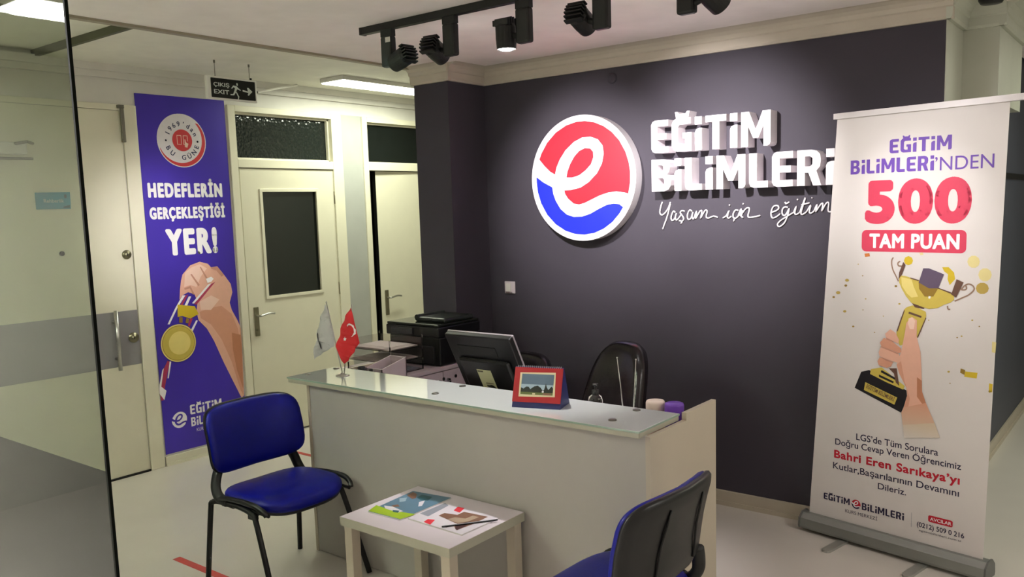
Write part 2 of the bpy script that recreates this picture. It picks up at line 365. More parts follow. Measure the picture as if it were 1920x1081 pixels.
# outlines of the printed pictures and signs, in metres on their own planes
ART = {
 'trophy_stem': [('gold',[(.4755,1.1952),(.5053,1.2073),(.5651,1.1816),(.5681,1.162),(.5523,1.111),(.529,1.0588),(.5198,1.0326),(.4494,1.0152),(.4332,1.0495),(.4324,1.0801),(.4514,1.1429),(.4657,1.1844)]),('brown',[(.5,1.218),(.53,1.2115),(.5598,1.1986),(.555,1.1933),(.5155,1.198)]),('brown',[(.4885,1.177),(.5471,1.1604),(.5453,1.1518),(.4863,1.1673)]),('brown',[(.4657,1.1819),(.4698,1.1807),(.4386,1.0807),(.4324,1.0801),(.4514,1.1429)]),('brown',[(.5658,1.1569),(.5683,1.1521),(.534,1.0592),(.529,1.0613)])],
 'trophy_bowl': [('gold',[(.4415,1.3418),(.4669,1.3403),(.4971,1.3316),(.532,1.3232),(.5764,1.3007),(.6151,1.2904),(.6532,1.2779),(.6863,1.2629),(.6869,1.2437),(.6733,1.2307),(.6455,1.2192),(.6176,1.2026),(.5793,1.195),(.5548,1.2007),(.53,1.209),(.5,1.217),(.4743,1.2454),(.4532,1.2795),(.4398,1.309)]),('gold_light',[(.4493,1.3346),(.4973,1.3256),(.5081,1.2923),(.529,1.2487),(.4994,1.2419),(.4764,1.2606),(.4528,1.2945)]),('gold_dark',[(.5298,1.3132),(.6174,1.2906),(.597,1.2528),(.5584,1.2505),(.533,1.2837)]),('purple_gray',[(.5491,1.3781),(.5743,1.3789),(.6406,1.3547),(.6174,1.2906),(.5767,1.2884),(.5298,1.3132)]),('brown',[(.4577,1.4049),(.4681,1.3903),(.4516,1.3447),(.4369,1.324),(.4387,1.3542)]),('brown',[(.6956,1.3354),(.7258,1.3224),(.6958,1.2538),(.6746,1.267)]),('white',[(.5767,1.254),(.5864,1.2531),(.5838,1.2421),(.5751,1.2436)]),('brown',[(.6151,1.2904),(.6197,1.2931),(.679,1.2745),(.6778,1.2682)]),('brown',[(.4921,1.3339),(.5319,1.3242),(.5296,1.3191),(.4922,1.3289)])],
 'trophy_base': [('black',[(.2637,.8669),(.3038,.8807),(.4863,.8072),(.4914,.77),(.4638,.6978),(.2316,.7834)]),('gold',[(.2853,.8191),(.4435,.767),(.4308,.7309),(.2789,.7797)]),('gold',[(.3126,.8861),(.3649,.9013),(.4774,.827),(.4712,.8092),(.3924,.8321),(.3086,.8622)]),('black',[(.3652,.8884),(.4346,.8591),(.4306,.8501),(.3611,.8776)]),('black',[(.3526,.8654),(.4265,.841),(.4225,.832),(.3529,.8542)]),('brown',[(.3995,.9013),(.4377,.9061),(.4524,.8234),(.4351,.838),(.4256,.8791)])],
 'hand_forearm': [('skin',[(.4784,1.1235),(.5023,1.1543),(.5271,1.1398),(.5274,1.066),(.5471,.994),(.5534,.9122),(.5584,.8135),(.5777,.7583),(.4887,.7104),(.4758,.7253),(.491,.7868),(.486,.8198),(.4509,.8824),(.4373,.9229),(.4569,.984),(.4715,1.069)]),('skin_mid',[(.4373,.9229),(.4579,.9422),(.4768,.8522),(.5038,.7719),(.493,.7069),(.4737,.708),(.491,.7868),(.486,.8198),(.4509,.8824)]),('skin_dark',[(.534,.8766),(.5563,.863),(.5584,.8135),(.5819,.7507),(.57,.7446),(.5364,.7853)]),('skin_light',[(.4886,1.145),(.5065,1.1513),(.5191,1.1351),(.5136,1.0976),(.4956,1.096),(.4868,1.1201)]),('skin_fade',[(.4758,.7253),(.5776,.7625),(.62,.6742),(.4737,.6399),(.4655,.6981)]),('skin_pale',[(.4736,.6416),(.62,.6758),(.6456,.6118),(.4818,.5808)])],
 'hand_fingers': [('skin',[(.3803,1.0646),(.4038,1.0879),(.4295,1.0734),(.4471,1.0416),(.4434,1.0228),(.4135,1.0341),(.3833,1.048)]),('skin_mid',[(.3554,1.0198),(.3748,1.0446),(.4136,1.0316),(.4564,1.0032),(.4586,.9842),(.4444,.9785),(.3974,.9944),(.3628,1.0009)]),('skin',[(.3503,.9723),(.3585,.9962),(.3975,.9902),(.4487,.9747),(.4535,.9501),(.4413,.9335),(.39,.9427),(.3551,.954)]),('skin_mid',[(.3451,.9289),(.3552,.9489),(.39,.941),(.4201,.9318),(.4121,.9114),(.3909,.9019),(.3516,.9108)]),('skin_shade',[(.3559,.9985),(.3627,1.0026),(.3974,.9944),(.4444,.9776),(.442,.9723),(.3958,.9875)]),('skin_shade',[(.3833,1.048),(.4135,1.0349),(.4222,1.0265),(.3878,1.0374)]),('skin_shade',[(.3533,.9538),(.39,.9427),(.4243,.934),(.4177,.929),(.3884,.9357)])],
 'confetti5': [('gold_pale',[(.7891,1.4144),(.7847,1.3983),(.7722,1.388),(.7562,1.3875),(.7429,1.397),(.7374,1.4129),(.7419,1.4291),(.7545,1.4393),(.7705,1.4397),(.7837,1.4301)]),('gold_pale',[(.8386,1.3602),(.834,1.3431),(.8209,1.332),(.8041,1.3313),(.7901,1.3412),(.7843,1.358),(.789,1.3753),(.8023,1.3863),(.819,1.3869),(.8329,1.3769)]),('gold_soft',[(.8289,1.3016),(.8244,1.2866),(.8116,1.2767),(.7952,1.2757),(.7816,1.2842),(.776,1.2989),(.7806,1.314),(.7936,1.3239),(.8099,1.3247),(.8234,1.3162)]),('gold_bright',[(.6313,1.3857),(.6593,1.3867),(.6832,1.3636),(.6887,1.3351),(.6664,1.3076),(.6563,1.3336),(.6579,1.3554),(.6412,1.3668)]),('gold_bright',[(.5011,1.4111),(.4953,1.3962),(.4807,1.3897),(.4657,1.3953),(.4591,1.4099),(.4649,1.4249),(.4796,1.4314),(.4946,1.4256)]),('orange',[(.269,1.4383),(.2932,1.4414),(.2961,1.426),(.272,1.4229)]),('gold_pale',[(.5287,1.4463),(.5433,1.449),(.5484,1.4393),(.5339,1.4366)])],
 'confetti2': [('gold_soft',[(.1938,1.308),(.1884,1.3011),(.1774,1.3005),(.1718,1.307),(.1772,1.314),(.1882,1.3145)]),('gold_dark',[(.1851,1.2817),(.181,1.2764),(.1728,1.276),(.1685,1.2809),(.1726,1.2861),(.1809,1.2866)]),('gold_soft',[(.1496,1.2451),(.1437,1.2373),(.1316,1.2366),(.1254,1.2437),(.1313,1.2514),(.1435,1.2521)]),('gold_dark',[(.122,1.2216),(.1183,1.2168),(.1107,1.2163),(.1069,1.2206),(.1106,1.2254),(.1181,1.2259)]),('gold_soft',[(.1827,1.1556),(.1781,1.1496),(.1689,1.1489),(.1642,1.1542),(.1687,1.1602),(.1779,1.1609)]),('gold_dark',[(.4311,1.2915),(.4278,1.287),(.4211,1.2867),(.4177,1.2908),(.4209,1.2953),(.4276,1.2956)]),('gold_soft',[(.4489,1.2098),(.4461,1.2059),(.4403,1.2055),(.4372,1.209),(.4401,1.213),(.4459,1.2134)]),('gold_dark',[(.2251,1.085),(.222,1.0807),(.2156,1.0802),(.2124,1.0839),(.2155,1.0881),(.2219,1.0886)]),('gold_soft',[(.2836,1.2228),(.2814,1.2199),(.277,1.2196),(.2747,1.2222),(.2769,1.2251),(.2813,1.2254)]),('gold_dark',[(.2704,1.1689),(.2687,1.1665),(.2651,1.1662),(.2633,1.1683),(.265,1.1707),(.2686,1.1709)]),('gold_soft',[(.7705,1.1596),(.7684,1.1564),(.7639,1.156),(.7616,1.1588),(.7638,1.1621),(.7682,1.1624)]),('gold_dark',[(.7998,1.1348),(.7981,1.1321),(.7944,1.1318),(.7925,1.1342),(.7943,1.1368),(.7979,1.1372)]),('gold_soft',[(.7283,1.0852),(.7261,1.0819),(.7216,1.0815),(.7193,1.0843),(.7214,1.0876),(.7259,1.0881)]),('gold_dark',[(.709,1.077),(.7071,1.0743),(.7034,1.0739),(.7014,1.0763),(.7032,1.079),(.707,1.0794)]),('gold_soft',[(.6794,.9201),(.6764,.9156),(.6703,.9148),(.6671,.9186),(.67,.9231),(.6762,.9239)]),('gold_dark',[(.684,.8683),(.6825,.866),(.6795,.8656),(.6779,.8674),(.6794,.8697),(.6824,.8702)]),('gold_soft',[(.5823,1.1443),(.5808,1.1421),(.5776,1.1418),(.576,1.1438),(.5775,1.146),(.5807,1.1463)]),('gold_dark',[(.33,1.0659),(.3283,1.0635),(.3248,1.0632),(.323,1.0653),(.3247,1.0676),(.3282,1.068)]),('gold_soft',[(.2421,1.387),(.2403,1.3847),(.2368,1.3846),(.2349,1.3868),(.2367,1.389),(.2403,1.3891)]),('gold_dark',[(.2654,1.3325),(.2637,1.3302),(.2601,1.3301),(.2583,1.3322),(.2601,1.3345),(.2636,1.3347)]),('gold_soft',[(.3716,1.1466),(.37,1.1443),(.3665,1.144),(.3648,1.1461),(.3664,1.1484),(.3699,1.1487)]),('gold_dark',[(.8561,.857),(.8527,.8515),(.8456,.8504),(.8418,.855),(.8452,.8605),(.8524,.8616)]),('gold_bright',[(.7437,.93),(.7956,.9303),(.7928,.9047),(.7407,.9057)]),('gold_dark',[(.7245,.9403),(.7435,.9363),(.7412,.9137),(.7228,.9217)]),('gold_pale',[(.8501,1.0737),(.8666,1.0715),(.8646,1.0251),(.8503,1.0274)]),('gold_bright',[(.8442,.8905),(.8586,.8886),(.8577,.8534),(.8442,.849)])],
 'trophy_handles': [('line',[(.41,1.4237),(.4026,1.4109),(.4031,1.3882),(.4104,1.3632),(.4238,1.3385),(.4361,1.3139)]),('line',[(.4425,1.406),(.434,1.4017),(.4311,1.3931),(.4364,1.3853),(.4506,1.3847)]),('line',[(.6894,1.2376),(.7188,1.2529),(.7478,1.2689),(.7674,1.289),(.7693,1.3009),(.7622,1.3109),(.7463,1.3163),(.7307,1.3093),(.7197,1.2959),(.7131,1.2894)]),('line',[(.7343,1.3095),(.7379,1.2969),(.7313,1.2903),(.7177,1.2896)]),('line',[(.6598,1.2153),(.6625,1.2009),(.6719,1.2001)])],
 'poster_arm': [('skin',[(.2321,1.2309),(.2967,1.2912),(.3701,1.3109),(.4335,1.2918),(.4559,1.265),(.506,1.2689),(.5547,1.2051),(.6052,1.1328),(.614,1.071),(.5857,.9975),(.5985,.9427),(.6435,.8527),(.6635,.796),(.6617,.6406),(.655,.4223),(.6519,.2936),(.6293,.2776),(.558,.4396),(.5001,.573),(.4374,.735),(.3875,.8321),(.328,.8992),(.3169,.9597),(.3309,1.032),(.3113,1.0855),(.2653,1.1046),(.22,1.0872),(.1958,1.0578),(.2045,1.1249),(.2176,1.1887)]),('skin_mid',[(.4323,.9764),(.5163,.9822),(.5961,.9123),(.6392,.7992),(.653,.6419),(.6445,.4242),(.6449,.295),(.6209,.35),(.5679,.562),(.4968,.7417),(.4225,.8576),(.3452,.912),(.3408,.957)]),('skin_dark',[(.5851,.7755),(.6564,.7503),(.6582,.6411),(.6529,.4855),(.6471,.345),(.606,.4935),(.5838,.6523)]),('skin_light',[(.2534,1.2436),(.3034,1.2762),(.3687,1.2934),(.4227,1.2601),(.3694,1.2052),(.3314,1.135),(.2852,1.1538),(.2372,1.1436)]),('skin_light',[(.3469,1.0303),(.4396,1.0654),(.5033,1.0289),(.4311,.9616),(.35,.9707)])],
 'poster_fingers': [('skin_shade',[(.2913,1.2261),(.3012,1.2312),(.3566,1.1474),(.3447,1.1396)]),('skin_shade',[(.3669,1.2715),(.3752,1.2753),(.4248,1.1858),(.4128,1.1794)]),('skin_shade',[(.4559,1.265),(.5058,1.2659),(.5545,1.2021),(.5333,1.1918),(.4953,1.2398),(.4551,1.2547)]),('skin_shade',[(.2366,1.1364),(.2846,1.1465),(.3113,1.0855),(.2986,1.0853),(.277,1.1312),(.2386,1.1231)]),('white',[(.4085,1.1872),(.4505,1.1986),(.469,1.1821),(.4475,1.1616),(.4175,1.1568)])],
 'poster_ribbon': [('white',[(.22,1.0872),(.2417,1.085),(.1706,.9983),(.1606,1.0066)]),('ribbon_red',[(.2448,1.0847),(.2641,1.0901),(.2019,1.002),(.1853,1.0068)]),('white',[(.266,1.0753),(.2849,1.0734),(.2406,.9977),(.2225,1.0056)]),('ribbon_red',[(.4463,1.1468),(.4804,1.1588),(.3211,1.0109),(.3025,1.0173)]),('white',[(.4214,1.1446),(.4499,1.151),(.3027,1.0202),(.2872,1.0248)]),('white',[(.1606,1.0066),(.1722,.9981),(.1085,.8974),(.0935,.8993)]),('white',[(.3088,.9016),(.3213,.8971),(.2772,.8288),(.2619,.8367)]),('ribbon_red',[(.2658,.9216),(.2845,.9164),(.2545,.8613),(.2428,.873)]),('ribbon_red',[(.0723,.6499),(.0867,.6403),(.0391,.4744),(.0223,.3831),(.0039,.3796),(-.0023,.4821),(.0197,.5647)]),('white',[(.0869,.6432),(.0987,.6383),(.0709,.5267),(.0619,.5283)]),('white',[(-.0065,.4684),(.0296,.5919),(.0412,.6044),(.0124,.4793),(.0472,.4438),(.0268,.3822),(-.0062,.4366)])],
 'poster_clip': [('gold_bright',[(.1777,1.0264),(.3044,1.0024),(.3316,.9432),(.2656,.9187),(.2079,.9432),(.1704,.9404)]),('gold_dark',[(.1827,.9389),(.2073,.9359),(.204,.897),(.1794,.9001)]),('gold_dark',[(.2346,.9254),(.2562,.9198),(.2472,.8872),(.2257,.8943)])],
 'poster_pts': [(.1629,.7596),(.3066,.7388),(.1741,.892),(.1254,.2219),(.0676,.2346)],
 'poster_text': [('HEDEFLERİN',(.03,1.7527),(.5894,1.7703),.0989),('GERÇEKLEŞTİĞİ',(.0294,1.6161),(.5987,1.6172),.08),('YER!',(.1301,1.3684),(.5218,1.3633),.1825),('EĞİTİM',(.2103,.236),(.4605,.2619),.0694),('BİLİMLERİ',(.2117,.1546),(.5174,.1741),.0644),('KURS MERKEZİ',(.2495,.111),(.4333,.1165),.0219)],
 'badge': [(.3021,2.1508),(.1238,2.1465),(.4893,2.1554),(.3173,2.3319),(.2865,1.9656),(.3093,2.1512),(.237,2.148),(.3825,2.1544)],
 'banner_text': [('EĞİTİM',(.3804,1.901),(.6568,1.8985),.0627),('BİLİMLERİ',(.1923,1.8133),(.583,1.8131),.0653),('’NDEN',(.5876,1.8128),(.8324,1.8101),.0582),('500',(.2674,1.5824),(.748,1.5773),.1996),('TAM PUAN',(.2922,1.4667),(.7028,1.464),.0679),('LGS’de Tüm Sorulara',(.2443,.5278),(.6383,.5232),.0323),('Doğru Cevap Veren Öğrencimiz',(.1337,.4834),(.7402,.4787),.0314),('Bahri Eren Sarıkaya’yı',(.129,.4122),(.7365,.4118),.0412),('Kutlar,Başarılarının Devamını',(.124,.3587),(.7349,.3532),.0331),('Dileriz.',(.3588,.3021),(.4966,.306),.0305),('EĞİTİM',(.0756,.1854),(.2164,.1844),.0337),('BİLİMLERİ',(.2799,.1788),(.4895,.1804),.0354),('KURS MERKEZİ',(.1936,.1427),(.3594,.1466),.0165),('AVCILAR',(.6109,.2129),(.7065,.2134),.0159),('(0212) 509 0 216',(.5505,.1656),(.7631,.1715),.0235),('egitimbilimleri.com.tr',(.561,.1451),(.7527,.1522),.0095)],
 'banner_pts': [(.2525,1.5446),(.729,1.5522),(.732,1.4576),(.2554,1.4509),(.2498,.2025),(.2746,.2074),(.6029,.2364),(.7128,.2377),(.7114,.2071),(.6014,.2052),(.5239,.226),(.5256,.1587),(.1196,2.0823),(.8827,2.0775),(-.0038,.1343),(.8433,.0908)],
 'logo_red': [('red',[(-.3031,.1258),(-.2788,.1579),(-.235,.2135),(-.1714,.2669),(-.0991,.3064),(-.0286,.3267),(.0305,.333),(.098,.3242),(.1642,.2998),(.2197,.2615),(.2698,.2108),(.3099,.1418),(.3316,.078),(.3371,.023),(.3324,-.0395),(.3223,-.1005),(.2966,-.0933),(.241,-.085),(.1844,-.0895),(.1268,-.1037),(.0681,-.1262),(.0186,-.1452),(-.0214,-.1541),(-.0613,-.1472),(-.1009,-.1171),(-.1225,-.0873),(-.127,-.0664),(-.0793,-.0664),(-.0089,-.0542),(.051,-.0239),(.1104,.026),(.1452,.0803),(.1588,.1354),(.1522,.1835),(.1197,.2215),(.0671,.2405),(.0086,.2399),(-.0514,.2175),(-.113,.1725),(-.1553,.1215),(-.1824,.0732),(-.194,.0322),(-.2298,.0506),(-.2706,.0862)]),('red',[(-.1095,.01),(-.1015,.0443),(-.08,.0885),(-.0488,.1317),(-.0132,.1621),(.0266,.1758),(.0655,.1716),(.0844,.152),(.0856,.1198),(.0682,.0805),(.0282,.0462),(-.0169,.0198),(-.0672,.0081)])],
 'logo_blue': [('blue',[(-.3365,.0218),(-.2844,-.0126),(-.2172,-.0447),(-.2111,-.0844),(-.1937,-.1269),(-.159,-.1782),(-.1138,-.2126),(-.0635,-.2277),(-.0033,-.2271),(.0563,-.2117),(.1154,-.1844),(.1734,-.1615),(.2209,-.1547),(.2583,-.1596),(.2785,-.1737),(.2573,-.2115),(.2094,-.2589),(.1514,-.2987),(.083,-.3268),(.0137,-.3389),(-.0563,-.3344),(-.1269,-.3131),(-.1981,-.2702),(-.2591,-.2099),(-.3046,-.1408),(-.329,-.072),(-.3398,-.012)])],
 'script': [[(.0593,.2113),(.0487,.1837),(.0428,.1522),(.0546,.138),(.0744,.1481),(.0982,.179),(.1102,.21)],[(.1101,.1995),(.0899,.1304),(.0697,.0817),(.06,.0572)],[(.1407,.1503),(.1292,.1575),(.1189,.1403),(.1133,.1195),(.1209,.1055),(.1366,.1157),(.1469,.1467),(.1405,.1226),(.1481,.1072),(.1621,.1187),(.1792,.1392)],[(.1984,.156),(.1832,.1598),(.1716,.1497),(.1829,.1322),(.1928,.1148),(.1827,.1011),(.1635,.1049)],[(.1827,.0977),(.1749,.0874)],[(.2439,.1551),(.2311,.1622),(.2189,.1453),(.2157,.1213),(.2247,.1088),(.2399,.1209),(.2492,.1515),(.2437,.1243),(.2534,.1104)],[(.2534,.1104),(.2717,.1545),(.2662,.1136)],[(.2662,.1136),(.2926,.1541),(.3037,.1538),(.2961,.1145)],[(.2961,.1145),(.3223,.1568),(.3355,.1532),(.3295,.1228),(.3442,.1158),(.3735,.1254),(.399,.1183)],[(.4279,.1145),(.4494,.1275),(.4637,.1538),(.4544,.1207),(.4637,.1139),(.4779,.1236)],[(.4658,.1803),(.4687,.1869)],[(.5167,.1527),(.5027,.1563),(.49,.14),(.4871,.1202),(.4992,.1113),(.5168,.123),(.5412,.1522),(.5343,.1227),(.5448,.1159)],[(.4956,.1101),(.49,.0955)],[(.5433,.185),(.546,.1915)],[(.5157,.123),(.5332,.1622),(.5283,.1228)],[(.5283,.1228),(.5576,.1603),(.5749,.1665),(.5797,.1546),(.5715,.122),(.5888,.1152),(.6401,.1241)],[(.7008,.1391),(.7273,.1482),(.7405,.1607),(.7338,.1737),(.7139,.171),(.702,.152),(.6995,.1262),(.7076,.11),(.7276,.1161),(.7486,.1317)],[(.7897,.1628),(.7734,.1663),(.7603,.1539),(.7592,.1315),(.7704,.1217),(.7834,.1343),(.7963,.1594),(.7868,.1183),(.7707,.0834),(.7445,.0644),(.7344,.0774),(.7509,.0965),(.7868,.1183),(.8192,.1367)],[(.7732,.1918),(.7798,.1834),(.796,.1912)],[(.8192,.1367),(.8331,.1681),(.8257,.1334),(.8354,.1269),(.8514,.1361)],[(.838,.1995),(.8405,.2057)],[(.8514,.1361),(.8794,.2108),(.8671,.1672),(.8579,.1328),(.8675,.1263),(.8865,.1385)],[(.8607,.1749),(.9019,.1839)],[(.8865,.1385),(.9083,.1725),(.9011,.1382),(.91,.1318),(.9244,.1409)],[(.913,.2067),(.9154,.211)],[(.9244,.1409),(.9397,.1748),(.9339,.1376)],[(.9339,.1376),(.9584,.1743),(.9695,.1771),(.9638,.1401)],[(.9638,.1401),(.9862,.1798),(.9985,.1795),(.996,.1425),(1.0084,.136),(1.0266,.148)]],
 'flag_white': [('f',[(-.0803,.3595),(-.0622,.3244),(-.0511,.2771),(-.0331,.2062),(-.0401,.1455),(-.0921,.1212),(-.147,.0944),(-.2031,.065),(-.1951,.1172),(-.1747,.168),(-.1577,.2181),(-.1299,.2847),(-.1012,.3305)])],
 'flag_mark': [('black',[(-.1565,.21),(-.1498,.2024),(-.1465,.17),(-.1354,.1545),(-.1264,.1307),(-.1301,.1243),(-.1395,.1297),(-.1479,.1536),(-.1546,.1694),(-.1603,.1894)])],
 'flag_red': [('f',[(.1084,.3486),(.12,.3141),(.1259,.2794),(.1466,.2144),(.158,.1782),(.1359,.151),(.1076,.1213),(.079,.0912),(.0446,.0663),(.0253,.0826),(.0066,.109),(-.0067,.128),(-.0203,.145),(.0,.1725),(.018,.2096),(.0326,.2423),(.0467,.2708),(.0732,.3077)])],
 'flag_crescent': [('white',[(.0649,.2424),(.0752,.2607),(.0994,.2732),(.1218,.2636),(.1361,.241),(.1368,.2216),(.1172,.2065),(.0997,.2041),(.1176,.2117),(.1276,.2288),(.1234,.248),(.1112,.261),(.0987,.2641),(.0806,.2552)]),('white',[(.0618,.2047),(.0641,.1969),(.0715,.1943),(.0664,.1884),(.0664,.1821),(.0591,.1855),(.0524,.1823),(.0547,.1892),(.051,.1936),(.0582,.1965)])],
 'poles': [(.0119,.0293),(-.0803,.3595),(.0239,.0304),(.1089,.3544),(.0094,-.0011)],
 'mag_blue': [('cover_blue',[(.019,-.0486),(.1998,-.0417),(.1986,.2597),(-.0036,.2335)]),('cover_green',[(.017,-.0447),(-.0056,.0195),(.1006,.0123),(.2114,.035),(.1968,-.0388)]),('cover_brown',[(.0164,.177),(.007,.2228),(.0386,.214),(.0736,.1741),(.07,.1552)]),('cover_teal',[(.0729,.1793),(.0649,.2194),(.1238,.223),(.1404,.1782),(.1067,.1676)]),('cover_white',[(.0259,.0345),(.0667,.0448),(.1424,.0311),(.1367,.007),(.0566,.012)]),('cover_brown',[(.0514,.0508),(.0655,.076),(.092,.061),(.0727,.0433)]),('cover_teal',[(.0961,.0166),(.1261,.0257),(.1367,.007),(.1121,.0013)]),('cover_white',[(.121,.144),(.1296,.1713),(.164,.118),(.1571,.1029)]),('cover_pale',[(.0167,.1321),(.0372,.1565),(.0658,.1194),(.0508,.0989)])],
 'mag_white': [('cover_white',[(.2133,-.0134),(.5114,-.0243),(.5195,.185),(.2236,.2044)]),('cover_gray',[(.2182,.0495),(.2214,.1976),(.255,.1818),(.2704,.0433)]),('red',[(.2969,-.0096),(.2908,.0221),(.3205,.0317),(.3407,-.0172)]),('red',[(.311,.1501),(.2971,.193),(.3325,.195),(.3491,.1442)]),('cover_brown',[(.3003,.0726),(.3005,.1077),(.3585,.1202),(.3589,.1606),(.4764,.1717),(.4768,.0713),(.4667,-.0043),(.436,.0168),(.4246,.0468),(.3699,.0589)]),('cover_tan',[(.3593,.0617),(.3678,.0965),(.4143,.107),(.4176,.1485),(.4488,.1489),(.4434,.0874),(.4217,.0543)]),('black',[(.4029,-.0028),(.4178,.0283),(.4256,.024),(.4143,-.0065)]),('cover_dark',[(.4541,.0011),(.4274,.0392),(.4423,.0489),(.4412,.0765),(.4558,.0955),(.4678,.0376),(.4691,-.0027)])],
 'mag_quads': [[(.019,-.0486),(.1998,-.0417),(.1986,.2597),(-.0036,.2335)],[(.2133,-.0134),(.5114,-.0243),(.5195,.185),(.2236,.2044)]],
 'exit_man': [('w',[(.2105,.1149),(.2202,.1133),(.2203,.1002),(.2163,.0967),(.2095,.1023)]),('w',[(.1855,.097),(.2107,.0947),(.2208,.0847),(.24,.0724),(.2378,.0681),(.2235,.0725),(.2129,.0762),(.2021,.055),(.1878,.0351),(.1624,.0345),(.1611,.0406),(.1811,.0423),(.1942,.0698),(.197,.0825),(.1864,.0862),(.1759,.0759),(.1696,.0785)]),('w',[(.2021,.055),(.2079,.0602),(.2255,.0289),(.2205,.0113),(.2132,.0122),(.2169,.0266)]),('w',[(.2531,.0751),(.2935,.0693),(.2877,.0908),(.299,.0918),(.3272,.0691),(.2968,.0411),(.2897,.0453),(.2965,.0601),(.2541,.0642)])],
 'exit_text': [('ÇIKIŞ',(.0433,.0822),(.1575,.0851),.0244),('EXIT',(.0443,.0381),(.1536,.0368),.0275)],
}

# ================================================================ SETTING
DX = -5.485   # door wall
bm = B(); box(bm, -7.2, 2.2, -2.2, 12.0, -0.12, 0.0); struct('floor', bm, floor_m)
bm = B(); box(bm, -3.932, 2.2, -2.2, 4.35, 2.6, 2.8); box(bm, -0.88, 2.2, 4.35, 12, 2.6, 2.8); struct('ceiling', bm, ceil_m)
corr_ceil = mat('corridor_ceiling_paint', (240, 238, 226), 0.65, bump=0.03, bscale=12)
bm = B(); box(bm, -5.485, -3.932, -2.2, 2.38, 2.72, 2.84); box(bm, -5.485, -3.932, 2.38, 12.0, 2.685, 2.84); struct('ceiling_corridor', bm, corr_ceil)
trim_m = mat('ceiling_edge_trim', (150, 142, 122), 0.5)
bm = B(); box(bm, -3.945, -3.905, -2.2, 4.0, 2.588, 2.612); box(bm, -3.945, -3.932, -2.2, 4.0, 2.612, 2.72); struct('trim_1', bm, trim_m)
bm = B(); box(bm, -5.485, -3.945, 2.365, 2.39, 2.68, 2.725); struct('trim_2', bm, mat('shaded_step_paint', (86, 88, 66), 0.6))  # face of the ceiling step, its shade put into the dark colour

# door wall with two real openings
bm = B()
box(bm, -5.66, DX, -2.2, 3.66, 0, 2.85); box(bm, -5.66, DX, 3.66, 12.0, 2.50, 2.85)
box(bm, -5.66, DX, 4.70, 4.935, 0, 2.5); box(bm, -5.66, DX, 5.95, 12.0, 0, 2.5)
struct('wall_left', bm, white_wall)
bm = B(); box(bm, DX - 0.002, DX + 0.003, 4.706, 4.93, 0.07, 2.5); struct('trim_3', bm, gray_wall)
bm = B(); box(bm, -7.3, -7.2, 2.0, 8.0, 0, 2.85); box(bm, -7.3, -5.66, 2.0, 2.1, 0, 2.85); box(bm, -7.3, -5.66, 7.9, 8.0, 0, 2.85); box(bm, -7.3, -5.66, 2.0, 8.0, 2.8, 2.85)
struct('wall_far', bm, blue_wall)
bm = B(); box(bm, -5.49, 2.2, -2.3, -2.2, 0, 2.85); struct('wall_back', bm, white_wall)
bm = B(); box(bm, 1.6, 1.7, -2.2, 12.0, 0, 2.7); struct('wall_right', bm, white_wall)
bm = B(); box(bm, -5.485, -3.93, 9.0, 9.1, 0, 2.85); box(bm, -0.92, 2.2, 11.5, 11.6, 0, 2.7); struct('wall_corridor_end', bm, white_wall)
# anthracite wall and its corner column
bm = B(); box(bm, -3.932, -0.884, 4.35, 4.708, 0, 2.7); box(bm, -3.932, -3.64, 4.0, 4.35, 0, 2.7); struct('wall_front', bm, dark_wall)
bm = B(); box(bm, -3.932, -3.8, 4.708, 9.0, 0, 2.85); struct('wall_corridor', bm, white_wall)
bm = B(); box(bm, -0.884, -0.880, 4.352, 4.708, 0, 2.6); box(bm, -0.92, -0.72, 4.708, 5.43, 2.143, 2.7); struct('trim_4', bm, pale_end)
bm = B(); box(bm, -1.05, -0.91, 4.708, 11.5, 0, 2.7); struct('wall_side', bm, blue_wall)
bm = B(); box(bm, -0.91, -0.895, 4.8, 11.5, 1.80, 1.835); struct('trim_5', bm, matte_black)

def cove(bm, axis, wallc, sgn, a, b, zb=2.495):
    """moulding: flat fascia, then a hollow curve running up to the ceiling at z=2.6"""
    pr = [(0, zb), (0.018, zb), (0.026, zb + 0.012), (0.028, zb + 0.05), (0.036, zb + 0.056)]
    pr += [(0.036 + 0.075 * (1 - math.cos(t)), zb + 0.056 + 0.05 * math.sin(t)) for t in (0.4, 0.8, 1.2, PI / 2)] + [(0, 2.602)]
    if axis == 'x': prism(bm, pr, lambda p, z: (a, wallc + sgn * p, z), lambda p, z: (b, wallc + sgn * p, z))
    else: prism(bm, pr, lambda p, z: (wallc + sgn * p, a, z), lambda p, z: (wallc + sgn * p, b, z))
bm = B()
cove(bm, 'x', 4.35, -1, -3.64, -0.85); cove(bm, 'x', 4.0, -1, -3.94, -3.61); cove(bm, 'y', -3.64, 1, 3.97, 4.35)
struct('trim_6', bm, mat('cornice_paint', (192, 182, 168), 0.55))
bm = B(); cove(bm, 'y', -0.88, 1, 4.32, 4.708); cove(bm, 'x', 4.708, -1, -0.88, -0.69); cove(bm, 'y', -0.72, 1, 4.68, 5.43); struct('trim_7', bm, pale_end)
bm = B(); box(bm, DX, DX + 0.03, -2.2, 9, 2.60, 2.64); box(bm, DX, DX + 0.05, -2.2, 9, 2.64, 2.69); struct('trim_8', bm, white_wall)
